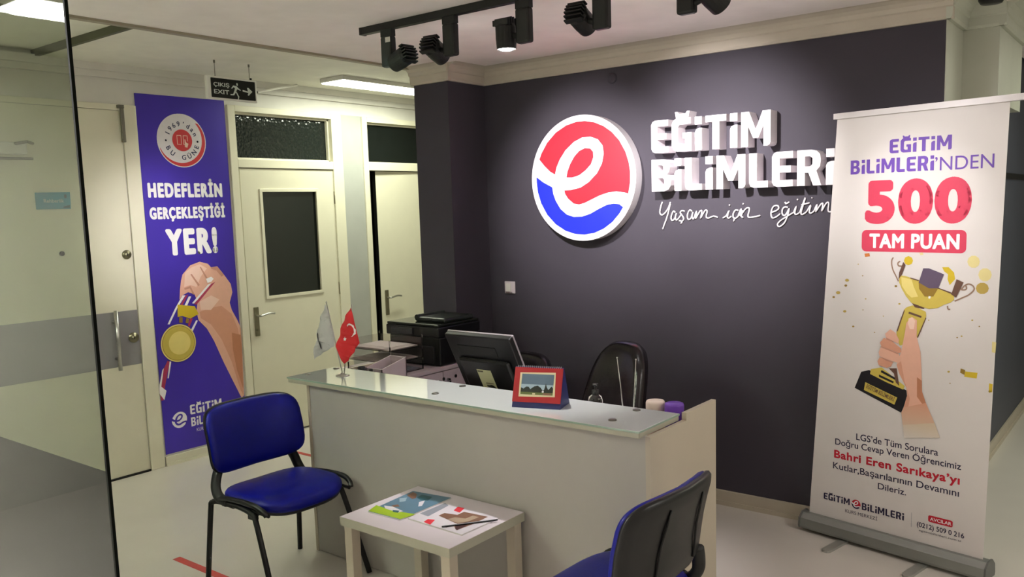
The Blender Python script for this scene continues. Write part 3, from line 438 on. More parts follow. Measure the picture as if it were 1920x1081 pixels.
# baseboards
def board(name, x0, x1, y0, y1, h, m, axis, side):
    bm = B(); box(bm, x0, x1, y0, y1, 0, h, 0.003)
    if axis == 'x': box(bm, x0, x1, y0 - 0.008, y0, 0, h * 0.3)
    elif side > 0: box(bm, x1, x1 + 0.008, y0, y1, 0, h * 0.3)
    struct(name, bm, m)
board('baseboard_front', -3.62, -0.885, 4.335, 4.352, 0.083, base_m, 'x', 0)
board('baseboard_column', -3.932, -3.62, 3.985, 4.002, 0.083, base_m, 'x', 0)
board('baseboard_side', -0.91, -0.893, 4.72, 11.4, 0.085, base_m, 'y', 1)
board('baseboard_left', DX, DX + 0.015, 2.985, 3.648, 0.066, frame_m, 'y', 1)
board('baseboard_left_2', DX, DX + 0.015, 4.706, 4.93, 0.066, frame_m, 'y', 1)

# ---------------------------------------------------------------- door_1 (white flush door with gray band)
d = thing('door_1', 'white flush door with a wide gray band and a steel pull bar, behind the glass panel', None, (DX, 2.4, 0), kind='structure')
bm = B(); box(bm, DX - 0.01, DX + 0.008, 1.93, 2.872, 0.012, 2.40, 0.002); obj('leaf', bm, door_m, d)
bm = B(); box(bm, DX - 0.01, DX + 0.016, 2.878, 2.975, 0, 2.44, 0.003); box(bm, DX - 0.01, DX + 0.016, 1.82, 2.878, 2.402, 2.44, 0.003); box(bm, DX - 0.01, DX + 0.016, 1.82, 1.925, 0, 2.44, 0.003); obj('frame', bm, frame_m, d)
bm = B(); box(bm, DX + 0.0078, DX + 0.0092, 1.93, 2.872, 0.742, 1.105); obj('band', bm, band_m, d, label='gray strip across the door')
bm = B(); tube(bm, [(DX + 0.055, 2.705, 0.725), (DX + 0.055, 2.705, 1.118)], 0.0125, 16)
for z in (0.80, 1.04): cyl(bm, (DX + 0.008, 2.705, z), (DX + 0.055, 2.705, z), 0.008, seg=12)
obj('pull_handle', bm, chrome, d, True, 'steel pull bar')
for z, r in ((0.923, 0.034), (1.473, 0.03)):
    bm = B(); cyl(bm, (DX + 0.008, 2.832, z), (DX + 0.016, 2.832, z), r, seg=28); cyl(bm, (DX + 0.016, 2.832, z), (DX + 0.022, 2.832, z), r * 0.55, seg=20)
    l = obj('lock', bm, brass_m, d, True); bm = B(); box(bm, DX + 0.022, DX + 0.023, 2.829, 2.835, z - 0.009, z + 0.009); obj('keyhole', bm, black_m, l)
bm = B(); cyl(bm, (DX + 0.008, 2.43, 1.504), (DX + 0.016, 2.43, 1.504), 0.015, seg=20); obj('peephole', bm, matte_black, d)
bm = B(); box(bm, DX + 0.016, DX + 0.03, 2.862, 2.886, 2.20, 2.432, 0.002); box(bm, DX + 0.016, DX + 0.036, 2.845, 2.886, 2.415, 2.436, 0.002); obj('hinge_strip', bm, mat('dull_gray_metal', (120, 118, 104), 0.45, metal=0.5), d)
bm = B(); box(bm, DX + 0.001, DX + 0.02, 1.93, 2.872, 0.0, 0.012); obj('threshold', bm, matte_black, d)
# overhead closer seen through the glass
t = thing('door_closer', 'white overhead door closer with a gray arm on the white door, behind the glass', 'door closer', (DX, 2.15, 2.1))
bm = B(); box(bm, DX + 0.01, DX + 0.06, 2.02, 2.27, 2.10, 2.17, 0.008); obj('body', bm, white_plastic, t)
bm = B(); tube(bm, [(DX + 0.05, 2.20, 2.16), (DX + 0.11, 2.25, 2.17), (DX + 0.06, 2.30, 2.165)], 0.009, 8); tube(bm, [(DX + 0.05, 2.02, 2.075), (DX + 0.07, 2.29, 2.075)], 0.008, 8); obj('arm', bm, mat('dull_gray_metal', (120, 118, 104)), t)
t = thing('door_plate', 'small teal nameplate stuck on the white door, seen through the glass', 'sign', (DX, 2.41, 1.83))
F = plane_frame((DX + 0.009, 2.306, 1.777), (0, 1, 0), (0, 0, 1))
bm = B(); flat(bm, F, [(0, 0), (0.202, 0), (0.205, 0.103), (0, 0.101)], 0.004, thick=0.004); obj('plate', bm, ink('teal_plate'), t)
write('lettering', 'Rehberlik', (0.045, 0.04), (0.165, 0.04), 0.022, F, 0.0048, 'plate_text', t, 0.01)
bm = B(); flat(bm, F, rrect(0.168, 0.066, 0.182, 0.09, 0.006), 0.0048); flat(bm, F, [(0.155, 0.008), (0.197, 0.008), (0.197, 0.024), (0.162, 0.016)], 0.0048); obj('printed_mark', bm, ink('cover_teal'), t)

# ---------------------------------------------------------------- door_2 and door_3
def framed_door(name, label, y0, y1, gy0, gy1, leaf_y0, leaf_y1, ajar, glazed, hy, transom_m):
    d = thing(name, label, None, (DX, (y0 + y1) / 2, 0), kind='structure')
    bm = B(); X0, X1 = DX - 0.12, DX + 0.018
    box(bm, X0, X1, y0, gy0, 0, 2.50, 0.004); box(bm, X0, X1, gy1, y1, 0, 2.50, 0.004)
    box(bm, X0, X1, gy0, gy1, 2.456, 2.50, 0.003); box(bm, X0, X1, gy0, gy1, 2.055, 2.118, 0.003)
    obj('frame', bm, frame_m, d)
    bm = B()
    for a in ((gy0, gy0 + 0.014, 2.118, 2.456), (gy1 - 0.014, gy1, 2.118, 2.456), (gy0, gy1, 2.442, 2.456), (gy0, gy1, 2.118, 2.130)): box(bm, DX - 0.05, DX - 0.02, *a, 0.002)
    obj('transom_bead', bm, frame_m, d)
    bm = B(); box(bm, DX - 0.062, DX - 0.052, gy0, gy1, 2.118, 2.456); obj('transom_pane', bm, transom_m, d, label='dark transom pane above the door')
    M = Matrix.Translation((DX, leaf_y1, 0)) @ Matrix.Rotation(ajar, 4, 'Z') @ Matrix.Translation((-DX, -leaf_y1, 0))
    bm = B(); lx0, lx1 = DX - 0.036, DX + 0.004
    if glazed:
        a, b, c, e = 3.904, 4.42, 1.087, 1.883
        box(bm, lx0, lx1, leaf_y0, a, 0.014, 2.05); box(bm, lx0, lx1, b, leaf_y1, 0.014, 2.05); box(bm, lx0, lx1, a, b, 0.014, c); box(bm, lx0, lx1, a, b, e, 2.05)
    else: box(bm, lx0, lx1, leaf_y0, leaf_y1, 0.014, 2.05, 0.002)
    bm.transform(M); leaf = obj('leaf', bm, door_m, d)
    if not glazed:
        bm = B(); box(bm, lx0, lx1 - 0.004, leaf_y0 - 0.004, leaf_y0, 0.014, 2.05); bm.transform(M); obj('gap_shade', bm, matte_black, leaf)  # black strip paints the shade of the open gap beside the leaf
    if glazed:
        bm = B(); box(bm, DX - 0.02, DX - 0.012, a, b, c, e); obj('leaf_pane', bm, dark_glass, leaf, label='dark glass of the door')
        bm = B()
        for q in ((a - 0.018, a + 0.006, c - 0.018, e + 0.018), (b - 0.006, b + 0.018, c - 0.018, e + 0.018), (a, b, e - 0.006, e + 0.018), (a, b, c - 0.018, c + 0.006)): box(bm, DX + 0.004, DX + 0.013, *q, 0.002)
        obj('glazing_bead', bm, frame_m, leaf)
    bm = B(); box(bm, DX + 0.004, DX + 0.012, hy - 0.02, hy + 0.02, 0.80, 1.02, 0.003); cyl(bm, (DX + 0.012, hy, 0.845), (DX + 0.016, hy, 0.845), 0.009, seg=16)
    bm.transform(M); hp = obj('handle_plate', bm, brass_m, leaf)
    bm = B(); tube(bm, smoothpath([(DX + 0.01, hy, 0.955), (DX + 0.05, hy, 0.955), (DX + 0.058, hy + 0.02, 0.957), (DX + 0.055, hy + 0.08, 0.966), (DX + 0.053, hy + 0.13, 0.960)], 4), 0.008, 10)
    bm.transform(M); obj('lever', bm, chrome, hp, True)
    for z in (1.83, 1.09, 0.3):
        bm = B(); cyl(bm, (DX + 0.008, leaf_y1 + 0.004, z - 0.05), (DX + 0.008, leaf_y1 + 0.004, z + 0.05), 0.008, seg=12); obj('hinge', bm, brass_m, d, True)
    return d
framed_door('door_2', 'cream door with a tall dark glass pane and rippled transom, right of the purple poster', 3.655, 4.704, 3.716, 4.60, 3.730, 4.60, 0.0, True, 3.79, ripple_m)
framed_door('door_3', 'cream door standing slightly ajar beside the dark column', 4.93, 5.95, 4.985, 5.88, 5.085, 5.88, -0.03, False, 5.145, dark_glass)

# ---------------------------------------------------------------- glass panel on the left
GY = 1.2; GX = -2.547
t = thing('glass_partition', 'large clear glass panel at the left edge with a gray lower film', 'glass panel', ((GX - 5.4) / 2, GY, 0))
bm = B(); box(bm, -5.42, GX - 0.010, GY, GY + 0.010, 0.0, 2.598); obj('pane', bm, pane_glass, t)
bm = B(); box(bm, GX - 0.010, GX, GY, GY + 0.010, 0.0, 2.598); obj('edge', bm, edge_dark, t, label='dark polished edge')
bm = B(); box(bm, -5.40, GX - 0.016, GY + 0.011, GY + 0.013, 0.03, 0.936); obj('film', bm, film_m, t, label='gray privacy film on the lower part')

# ---------------------------------------------------------------- red floor tape, floor marks
single('floor_tape', (lambda b: (box(b, -3.93, -3.44, 2.135, 2.175, 0.0, 0.0012), b)[1])(B()), red_tape, 'strip of red tape on the floor in front of the left blue chair', 'tape', 'red floor tapes', loc=(-3.7, 2.155, 0))
single('floor_tape', (lambda b: (box(b, -5.12, -4.2, 3.68, 3.715, 0.0, 0.0012), b)[1])(B()), red_tape, 'thin strip of red tape on the floor behind the desk by the cream door', 'tape', 'red floor tapes', loc=(-4.6, 3.7, 0))

# ================================================================ EMBLEM shared by the prints
def emblem_paths():
    """red and blue outlines of the round emblem, unit radius, taken from the wall disc"""
    c = (0.0, 0.0); R = 0.372
    r = [[(a / R, b / R) for a, b in p] for _, p in ART['logo_red']]
    bl = [[(a / R, b / R) for a, b in p] for _, p in ART['logo_blue']]
    return r, bl
ER, EB = emblem_paths()
def circ_fix(pts, rad):
    """pull outline points that lie near the rim exactly on to it"""
    out = []
    for a, b in pts:
        q = math.hypot(a, b)
        if q > rad * 0.945: a, b = a / q * rad, b / q * rad
        out.append((a, b))
    return out

# ---------------------------------------------------------------- purple wall poster
t = thing('wall_poster', 'tall purple poster of a fist holding a gold medal, left of the cream door', 'poster', (DX, 3.31, 0.08))
F = plane_frame((DX + 0.006, 2.985, 0.08), (0, 1, 0), (0, 0, 1))
bm = B(); flat(bm, F, [(0.008, 0.0), (0.655, 0.0), (0.655, 2.447), (-0.008, 2.443)], 0.0, thick=0.004)
ppm = mat('print_purple_gradient', INK['purple'], 0.38, var=0.12, nscale=1.2)
obj('sheet', bm, ppm, t)
bm = B(); tx = [x for x in ART['poster_text']]
for (s, A, Bp, cap), nm, bo in zip(tx[:3], ('headline', 'headline', 'headline'), (0.045, 0.045, 0.05)):
    y = (A[1] + Bp[1]) / 2
    write(nm, s, (A[0], y), (Bp[0], y), cap, F, 0.001, 'white', t, 0.0, heavy=0.062, space=1.22)
# badge
bc = (0.305, 2.149); br = 0.182
def disc(name, c, r, h, inkn, e=1.0): 
    bm = B(); flat(bm, F, ring_pts(c, r, 56, e), h); return obj(name, bm, ink(inkn), t)
disc('badge_rim', bc, br, 0.0006, 'badge_white')
bm = B(); o = ring_pts(bc, br * .965, 40, 1.0, -2.6); 
cres = [(bc[0] + br * .965 * math.cos(a), bc[1] + br * .965 * math.sin(a)) for a in [(-2.75 + 3.5 * k / 30) for k in range(31)]]
cin = [(bc[0] - .012 + br * .90 * math.cos(a), bc[1] + .012 + br * .90 * math.sin(a)) for a in [(-2.75 + 3.5 * k / 30) for k in range(31)]][::-1]
flat(bm, F, cres + cin, 0.0009); obj('badge_crescent', bm, ink('badge_red'), t)
disc('badge_centre', (0.308, 2.151), 0.074, 0.0010, 'badge_red')
def arc_text(s, c, r, a0, a1, cap, inward, h):
    bm = B(); n = len(s); H, lo = capheight(0.02)
    for i, ch in enumerate(s):
        if ch == ' ': continue
        a = a0 + (a1 - a0) * i / (n - 1); vs, fs = glyph(ch, 0.02); b = bb(vs); k = cap / (H - lo); mx = (b[0] + b[1]) / 2
        up = Vector((math.cos(a), math.sin(a))) * (1 if inward else -1); rt = Vector((up.y, -up.x))
        O = Vector((c[0] + r * math.cos(a), c[1] + r * math.sin(a)))
        V = [bm.verts.new(P3(F, O.x + rt.x * (x - mx) * k + up.x * (y - lo) * k, O.y + rt.y * (x - mx) * k + up.y * (y - lo) * k, h)) for x, y in vs]
        for f in fs: bm.faces.new([V[q] for q in f])
    for a in (PI * 1.01, -0.03): flat(bm, F, ring_pts((c[0] + 0.118 * math.cos(a), c[1] + 0.118 * math.sin(a)), 0.007, 10), h)
    obj('badge_lettering', bm, ink('badge_text'), t)
arc_text('1969’dan', (0.305, 2.15), 0.096, 2.72, 0.42, 0.034, True, 0.0012)
arc_text('BU GÜNE', (0.305, 2.15), 0.132, 3.62, 5.92, 0.034, False, 0.0012)
bm = B(); q = (0.308, 2.151)
for x in (-0.040, 0.006): 
    for a in ((x, -0.030, x + 0.034, -0.026), (x, 0.030, x + 0.034, 0.034), (x, -0.030, x + 0.004, 0.034), (x + 0.030, -0.030 if x < 0 else -0.005, x + 0.034, 0.034)): flat(bm, F, [(q[0] + a[0], q[1] + a[1]), (q[0] + a[2], q[1] + a[1]), (q[0] + a[2], q[1] + a[3]), (q[0] + a[0], q[1] + a[3])], 0.0014)
flat(bm, F, [(q[0] + .016, q[1] - .045), (q[0] + .034, q[1] - .048), (q[0] + .044, q[1] - .022), (q[0] + .026, q[1] - .012), (q[0] + .022, q[1] + .008), (q[0] + .016, q[1] + .006)], 0.0016)
obj('badge_icon', bm, ink('skin_light'), t)
for k, it in enumerate(ART['poster_ribbon']): art('printed_ribbon', [it], F, 0.0016 if k < 4 else 0.0006 + k * 0.00005, t)
art('printed_arm', ART['poster_arm'], F, 0.0006, t, label='printed fist and forearm')
art('printed_finger_creases', ART['poster_fingers'], F, 0.0020, t)
art('printed_medal_clip', ART['poster_clip'], F, 0.0022, t)
mc = ART['poster_pts'][0]; mr = 0.131
bm = B(); flat(bm, F, ring_pts(mc, mr, 48), 0.0030); flat(bm, F, ring_pts(mc, mr * .93, 48), 0.0033, 1); flat(bm, F, ring_pts(mc, mr * .90, 48), 0.0036, 2); flat(bm, F, ring_pts((mc[0] + .008, mc[1]), mr * .62, 40), 0.0039, 3)
obj('printed_medal', bm, [ink('gold_light'), ink('gold_dark'), ink('gold'), ink('gold_light')], t)
ec = ART['poster_pts'][3]; er = 0.060
bm = B()
for p in ER + EB: flat(bm, F, [(ec[0] + a * er * 1.05, ec[1] + b * er * 1.05) for a, b in p], 0.0006)
obj('printed_emblem', bm, white_m, t)
for i, (s, A, Bp, cap) in enumerate(tx[3:]):
    y = A[1] + (0.004 if i == 0 else 0.0)
    write('logo_lettering', s, (A[0], y), (Bp[0], y), cap * (1 if i < 2 else 1.1), F, 0.0006, 'white', t, 0.03 if i < 2 else 0.0, brand=i < 2)

# ---------------------------------------------------------------- exit sign
t = thing('exit_sign', 'black and white exit sign with a running figure hanging from the corridor ceiling', 'exit sign', (-4.89, 3.31, 2.44))
bm = B(); box(bm, -4.905, -4.878, 3.13, 3.495, 2.440, 2.585, 0.004); obj('housing', bm, mat('sign_white_plastic', (236, 236, 228), 0.35), t)
F = plane_frame((-4.8775, 3.13, 2.44), (0, 1, 0), (0, 0, 1))
bm = B(); flat(bm, F, rrect(0.026, 0.012, 0.350, 0.133, 0.004), 0.0008, thick=0.001); obj('face', bm, mat('sign_face_black', (20, 24, 22), 0.3, var=0.1), t)
sm = mat('sign_white_print', (214, 222, 216), 0.4, var=0)
for s, A, Bp, cap in ART['exit_text']: write('lettering', s, (A[0], A[1] - (0.002 if s[0] == 'E' else 0)), (Bp[0], A[1] - (0.002 if s[0] == 'E' else 0)), cap, F, 0.0014, sm, t, 0.02)
bm = B()
for _, p in ART['exit_man']: flat(bm, F, p, 0.0014)
obj('pictogram', bm, sm, t)
for y in (3.199, 3.452):
    bm = B(); tube(bm, [(-4.891, y, 2.583), (-4.891, y, 2.686)], 0.0022, 6); cyl(bm, (-4.891, y, 2.668), (-4.891, y, 2.687), 0.006, seg=10); obj('hanger', bm, mat('dull_gray_metal', (120, 118, 104)), t)
bm = B(); box(bm, -4.90, -4.884, 3.494, 3.506, 2.505, 2.520, 0.002); cyl(bm, (-4.891, 3.462, 2.582), (-4.891, 3.462, 2.598), 0.006, seg=10); obj('plug', bm, black_m, t)
bm = B(); tube(bm, [(-4.891, 3.505, 2.512), (-5.15, 3.87, 2.60), (-5.40, 4.23, 2.68)], 0.008, 8)
single('sign_cable', bm, white_plastic, 'white cable running from the exit sign up to the corridor ceiling', 'cable', loc=(-5.0, 3.7, 2.6))

# ---------------------------------------------------------------- lamps
def panel_lamp(name, label, x0, x1, y0, y1, z, watts, color, strength, size_shrink=0.9):
    t = thing(name, label, 'ceiling light', ((x0 + x1) / 2, (y0 + y1) / 2, z))
    bm = B(); box(bm, x0, x1, y0, y1, z - 0.03, z, 0.004); obj('housing', bm, white_plastic, t)
    bm = B(); box(bm, x0 + 0.008, x1 - 0.008, y0 + 0.008, y1 - 0.008, z - 0.038, z - 0.028, 0.004)
    m = bpy.data.materials.new('lit_diffuser'); m.use_nodes = True; b = m.node_tree.nodes['Principled BSDF']
    b.inputs['Base Color'].default_value = (.9, .9, .86, 1); b.inputs['Emission Color'].default_value = (*color, 1); b.inputs['Emission Strength'].default_value = strength
    obj('diffuser', bm, m, t)
    ld = bpy.data.lights.new('panel_light', 'AREA'); ld.shape = 'RECTANGLE'; ld.size = (x1 - x0) * size_shrink; ld.size_y = (y1 - y0) * size_shrink
    ld.energy = watts; ld.color = color
    lo = bpy.data.objects.new('panel_light', ld); link(lo); lo.parent = t; lo.location = (0, 0, -0.042)
    return t
panel_lamp('ceiling_panel_light', 'bright white fluorescent panel on the corridor ceiling beside the dark column', -5.07, -4.81, 4.18, 5.40, 2.685, CORRIDOR_LAMP_W, GREENISH, 6.0)
panel_lamp('ceiling_panel_light', 'bright ceiling panel mirrored in the upper corner of the glass panel', -3.90, -3.60, -0.45, 0.86, 2.6, FRONT_LAMP_W, (1.0, 0.985, 0.955), 40.0)
panel_lamp('ceiling_panel_light', 'added fill light panel over the near right part of the room, out of view', 1.05, 1.35, 2.2, 3.4, 2.6, ROOM_FILL_W, (1.0, 0.97, 0.92), 5.0)  # unseen panel added to brighten the cream end of the desk
panel_lamp('ceiling_panel_light', 'ceiling panel light in the side corridor beyond the banner, out of view', 0.2, 0.5, 5.4, 6.6, 2.6, SIDE_CORRIDOR_W, GREENISH, 6.0)
single('ceiling_sensor', (lambda b: (lathe(b, [(0, -.028), (0.045, -.026), (0.055, -.01), (0.055, 0)], (0, 0, 0)), b)[1])(B()), black_m, 'round black ceiling fixture above the right end of the dark wall', 'ceiling fixture', smooth=True).location = (-0.735, 4.545, 2.6)

t = thing('track_rail', 'long black track rail running along the ceiling in front of the dark wall', 'lighting track', (-1.2, 2.95, 2.6))
bm = B(); box(bm, -3.232, 0.8, 2.933, 2.967, 2.566, 2.6, 0.002); obj('rail', bm, matte_black, t)
bm = B(); box(bm, -3.240, -3.225, 2.931, 2.969, 2.564, 2.6, 0.002); obj('end_cap', bm, black_m, t)
def track_head(gx, hc, target, label, watts, angle, blend, gm=matte_black, core=0, core_angle=0.4, lit=1.0, soft=0.03, dy=0.0):
    t = thing('track_spotlight', label, 'spotlight', (gx, 2.95, 2.566), 0, 'black spotlights on the ceiling track')
    bm = B(); box(bm, gx - 0.038, gx + 0.038, 2.936, 2.964, 2.534, 2.57, 0.002); obj('adapter', bm, gm, t)
    bm = B(); box(bm, gx - 0.036, gx + 0.036, 2.930, 2.970, 2.392, 2.536, 0.010); obj('driver_box', bm, gm, t)
    if gm is greenblack:
        bm = B(); box(bm, gx + 0.002, gx + 0.034, 2.9285, 2.930, 2.505, 2.528); obj('paper_label', bm, ink('paper'), t)
    hc = Vector(hc); d = (Vector(target) - hc).normalized()
    bm = B(); cyl(bm, (gx, 2.95, 2.415), (hc.x, hc.y, hc.z), 0.012, seg=14); obj('yoke', bm, gm, t)
    q = d.to_track_quat('-Z', 'Y').to_matrix().to_4x4(); M = Matrix.Translation(hc) @ q
    bm = B(); lathe(bm, [(0, .040), (0.040, .040), (0.045, .025), (0.045, -.02), (0.042, -.062), (0.041, -.066), (0.039, -.060), (0.036, -.050), (0, -.050)], (0, 0, 0), 28); bm.transform(M)
    hd = obj('head', bm, gm, t, False)
    bm = B()
    for k in range(6):
        c_ = -0.0375 + k * 0.015; box(bm, -0.040, 0.040, c_ - 0.0032, c_ + 0.0032, 0.03, 0.066 - abs(k - 2.5) ** 2 * 0.002, 0)
    bm.transform(M); obj('cooling_fins', bm, gm, hd)
    bm = B(); lathe(bm, [(0, -.072), (0.02, -.070), (0.039, -.062)], (0, 0, 0), 24); bm.transform(M)
    m = bpy.data.materials.new('spot_lens'); m.use_nodes = True; b = m.node_tree.nodes['Principled BSDF']
    b.inputs['Emission Color'].default_value = (1, .97, .92, 1); b.inputs['Emission Strength'].default_value = 30 * lit
    obj('lens', bm, m, hd, True)
    ld = bpy.data.lights.new('spot_light', 'SPOT'); ld.energy = watts; ld.spot_size = angle; ld.spot_blend = blend; ld.color = WARMWHITE; ld.shadow_soft_size = soft
    if core:
        l2 = bpy.data.lights.new('spot_light', 'SPOT'); l2.energy = core; l2.spot_size = core_angle; l2.spot_blend = 1.0; l2.color = WARMWHITE; l2.shadow_soft_size = soft
        o2 = bpy.data.objects.new('spot_light', l2); link(o2); o2.parent = t
        o2.matrix_local = Matrix.Translation(-Vector((gx, 2.95, 2.566))) @ Matrix.Translation(hc + d * 0.078) @ q
    lo = bpy.data.objects.new('spot_light', ld); link(lo); lo.parent = t
    lo.matrix_local = Matrix.Translation(-Vector((gx, 2.95, 2.566))) @ Matrix.Translation(hc + d * 0.078) @ q
    return t
R_ = math.radians
track_head(-3.058, (-2.965, 2.95, 2.425), (-5.48, 3.02, 1.60), 'green-black spotlight at the left end of the track, turned down left towards the poster', SPOT_W['poster'], R_(34), 1.0, greenblack, core=CORE_W['poster'], core_angle=R_(25))
track_head(-2.655, (-2.755, 2.95, 2.435), (-2.87, 4.35, 1.78), 'second spotlight from the left on the track, turned to the emblem on the dark wall', SPOT_W['logo'], R_(60), 1.0, core=CORE_W['logo'], core_angle=R_(20))
track_head(-2.235, (-2.335, 2.95, 2.445), (-2.335, 2.97, 0), 'glowing spotlight pointing straight down from the track', SPOT_W['down'], R_(58), 0.8)
track_head(-1.850, (-1.950, 2.95, 2.450), (-2.0, 4.35, 1.83), 'fourth spotlight from the left on the track, turned to the white lettering', SPOT_W['letters'], R_(66), 1.0, core=CORE_W['letters'], core_angle=R_(34))
track_head(-1.480, (-1.385, 2.95, 2.450), (-0.95, 4.13, 1.60), 'rightmost spotlight on the track, partly cut off at the top, turned to the banner', SPOT_W['banner'], R_(66), 1.0, core=CORE_W['banner'], core_angle=R_(34))

# ---------------------------------------------------------------- emblem on the dark wall
t = thing('emblem_sign', 'round red, white and blue emblem with a looping e, on the dark wall', 'sign', (-2.845, 4.35, 1.866))
F = plane_frame((-2.845, 4.28, 1.866), (1, 0, 0), (0, 0, 1))
bm = B(); cyl(bm, (-2.845, 4.349, 1.866), (-2.845, 4.28, 1.866), 0.372, seg=96); obj('disc', bm, mat('sign_white_lacquer', (238, 232, 236), 0.35, var=0.01), t)
bm = B()
for p in ER: flat(bm, F, [(a * .372, b * .372) for a, b in circ_fix(p, 0.900)], 0.0015)
obj('red_field', bm, mat('emblem_red', (214, 38, 56), 0.35, var=0.03), t)
bm = B()
for p in EB: flat(bm, F, [(a * .372, b * .372) for a, b in circ_fix(p, 0.900)], 0.0015)
obj('blue_field', bm, mat('emblem_blue', (30, 44, 200), 0.35, var=0.03), t)

# ---------------------------------------------------------------- raised letters
sw = mat('sign_letter_white', (236, 228, 232), 0.4, var=0.01)
t = thing('letter_sign', 'raised white block lettering in two lines on the dark wall, right of the emblem', 'sign', (-2.36, 4.35, 1.77))
F = plane_frame((-2.361, 4.26, 1.77), (1, 0, 0), (0, 0, 1))
def solid_letters(s, u0, v0, width, cap, bold):
    for vs, fs in text_faces(s, width, cap, bold, True):
        if len(fs) == 2 and len(vs) == 9: groups = [fs]
        else: groups = [fs]
        bm = B()
        V = [bm.verts.new(P3(F, u0 + x, v0 + y, 0)) for x, y in vs]
        for f in fs:
            try: bm.faces.new([V[i] for i in f])
            except ValueError: pass
        bmesh.ops.remove_doubles(bm, verts=bm.verts, dist=1e-5)
        r = bmesh.ops.extrude_face_region(bm, geom=list(bm.faces))
        for v in [g for g in r['geom'] if isinstance(g, bmesh.types.BMVert)]: v.co.y += 0.0895
        obj('letter', bm, sw, t)
solid_letters('EĞİTİM', 0.0, 0.212, 0.688, 0.178, 0.05)
solid_letters('BİLİMLERİ', 0.0, 0.0, 1.012, 0.176, 0.05)
t = thing('script_lettering', 'thin white handwritten-style line under the block lettering on the dark wall', 'sign', (-2.4, 4.35, 1.6))
F = plane_frame((-2.4, 4.345, 1.5), (1, 0, 0), (0, 0, 1))
for p in ART['script']:
    bm = B(); P = smoothpath([P3(F, a, b, 0) for a, b in p], 4 if len(p) > 2 else 2); tube(bm, P, 0.0042, 6); obj('letter_stroke', bm, sw, t, True)

bm = B(); lathe(bm, [(0, .012), (0.026, .011), (0.030, .006), (0.031, 0)], (0, 0, 0), 28); bm.transform(Matrix.Rotation(PI / 2, 4, 'X'))
single('junction_cover', bm, dark_wall, 'round cover painted like the dark wall, high up between emblem and cornice', 'wall cover', smooth=True).location = (-2.663, 4.35, 2.436)
t = thing('wall_switch', 'small white switch plate on the dark wall left of the monitor', 'switch', (-3.47, 4.35, 1.185))
bm = B(); box(bm, -3.511, -3.429, 4.338, 4.35, 1.145, 1.225, 0.003); obj('plate', bm, mat('switch_plastic', (214, 204, 208), 0.3), t)
bm = B(); box(bm, -3.499, -3.458, 4.333, 4.338, 1.158, 1.212, 0.0015); obj('rocker', bm, white_plastic, t)
bm = B(); box(bm, -3.500, -3.466, 4.3345, 4.338, 1.150, 1.154); box(bm, -3.462, -3.448, 4.3345, 4.338, 1.150, 1.154); obj('marking', bm, mat('label_gray', (110, 90, 92), 0.5), t)

# ---------------------------------------------------------------- roll-up banner
ang = math.atan2(-0.175, 0.84)
t = thing('rollup_banner', 'white roll-up banner with a hand-held trophy, before the dark wall', 'banner', (-1.01, 4.145, 0), ang)
U = Vector((0.84, -0.175, 0)).normalized(); F = plane_frame((-1.44, 4.235, 0), U, (0, 0, 1))
def fx(v): k = (v - 0.10) / 1.98; return (-0.004 + 0.124 * k, 0.845 + 0.040 * k)
bm = B(); flat(bm, F, [(fx(.085)[0], .085), (fx(.085)[1], .085), (fx(2.085)[1], 2.085), (fx(2.085)[0], 2.085)], 0.0, thick=0.0012)
obj('fabric', bm, mat('banner_fabric', INK['fabric'], 0.42, var=0.03, nscale=2), t)
bm = B(); prism(bm, [(0.105, 2.078), (0.975, 2.078), (0.975, 2.105), (0.105, 2.105)], lambda a, b: P3(F, a, b, 0.010), lambda a, b: P3(F, a, b, -0.016)); obj('top_bar', bm, mat('top_bar_aluminium', (220, 214, 216), 0.35, metal=0.1), t)
bm = B(); pr = [(-0.045, .018), (0.045, .018), (0.05, .03), (0.046, .07), (0.02, .094), (-0.02, .097), (-0.046, .07), (-0.05, .03)]
prism(bm, pr, lambda a, b: P3(F, -0.03, b, a), lambda a, b: P3(F, 0.87, b, a)); obj('base_cassette', bm, mat('base_silver', (140, 142, 138), 0.38, metal=0.5), t)
for u in (-0.037, 0.87):
    bm = B(); prism(bm, [(a * 1.1, b * 1.04) for a, b in pr], lambda a, b: P3(F, u, b, a), lambda a, b: P3(F, u + 0.008, b, a)); obj('end_cap', bm, mat('base_end_cap', (98, 98, 96), 0.45), t)
for u in (0.205, 0.60):
    bm = B(); prism(bm, rrect(u - 0.022, -0.215, u + 0.022, 0.12, 0.02), lambda a, b: P3(F, a, 0.0, -b), lambda a, b: P3(F, a, 0.012, -b)); obj('foot', bm, silver_m, t, label='swivel foot')
bm = B(); cyl(bm, P3(F, 0.45, .09, -0.03), P3(F, 0.45, 2.08, -0.03), 0.008, seg=12); obj('pole', bm, silver_m, t)
bt = ART['banner_text']; H1 = 0.0006
spec = [('title', 'violet', .035, True), ('title', 'violet', .035, True), ('title', 'violet', -.004, False), ('score', 'pink_red', .075, False), ('pill_lettering', 'white', .05, False)] + \
       [('message', 'navy', .014, False), ('message', 'navy', .014, False), ('message', 'crimson', .045, False), ('message', 'navy', .014, False), ('message', 'navy', .014, False)] + \
       [('logo_lettering', 'navy', .03, True), ('logo_lettering', 'navy', .03, True), ('logo_lettering', 'navy', .0, False), ('pill_lettering', 'white', .02, False), ('contact_lettering', 'navy', .02, False), ('contact_lettering', 'navy', .0, False)]
for (s, A, Bp, cap), (nm, ik, bo, br_) in zip(bt, spec):
    y = (A[1] + Bp[1]) / 2
    write(nm, s, (A[0], y), (Bp[0], y), cap, F, 0.0012 if 'pill' in nm else H1, ik, t, 0.0, br_, heavy=0 if br_ else max(0, bo), space=1.0 + (1.6 * bo if bo > .02 else 0))
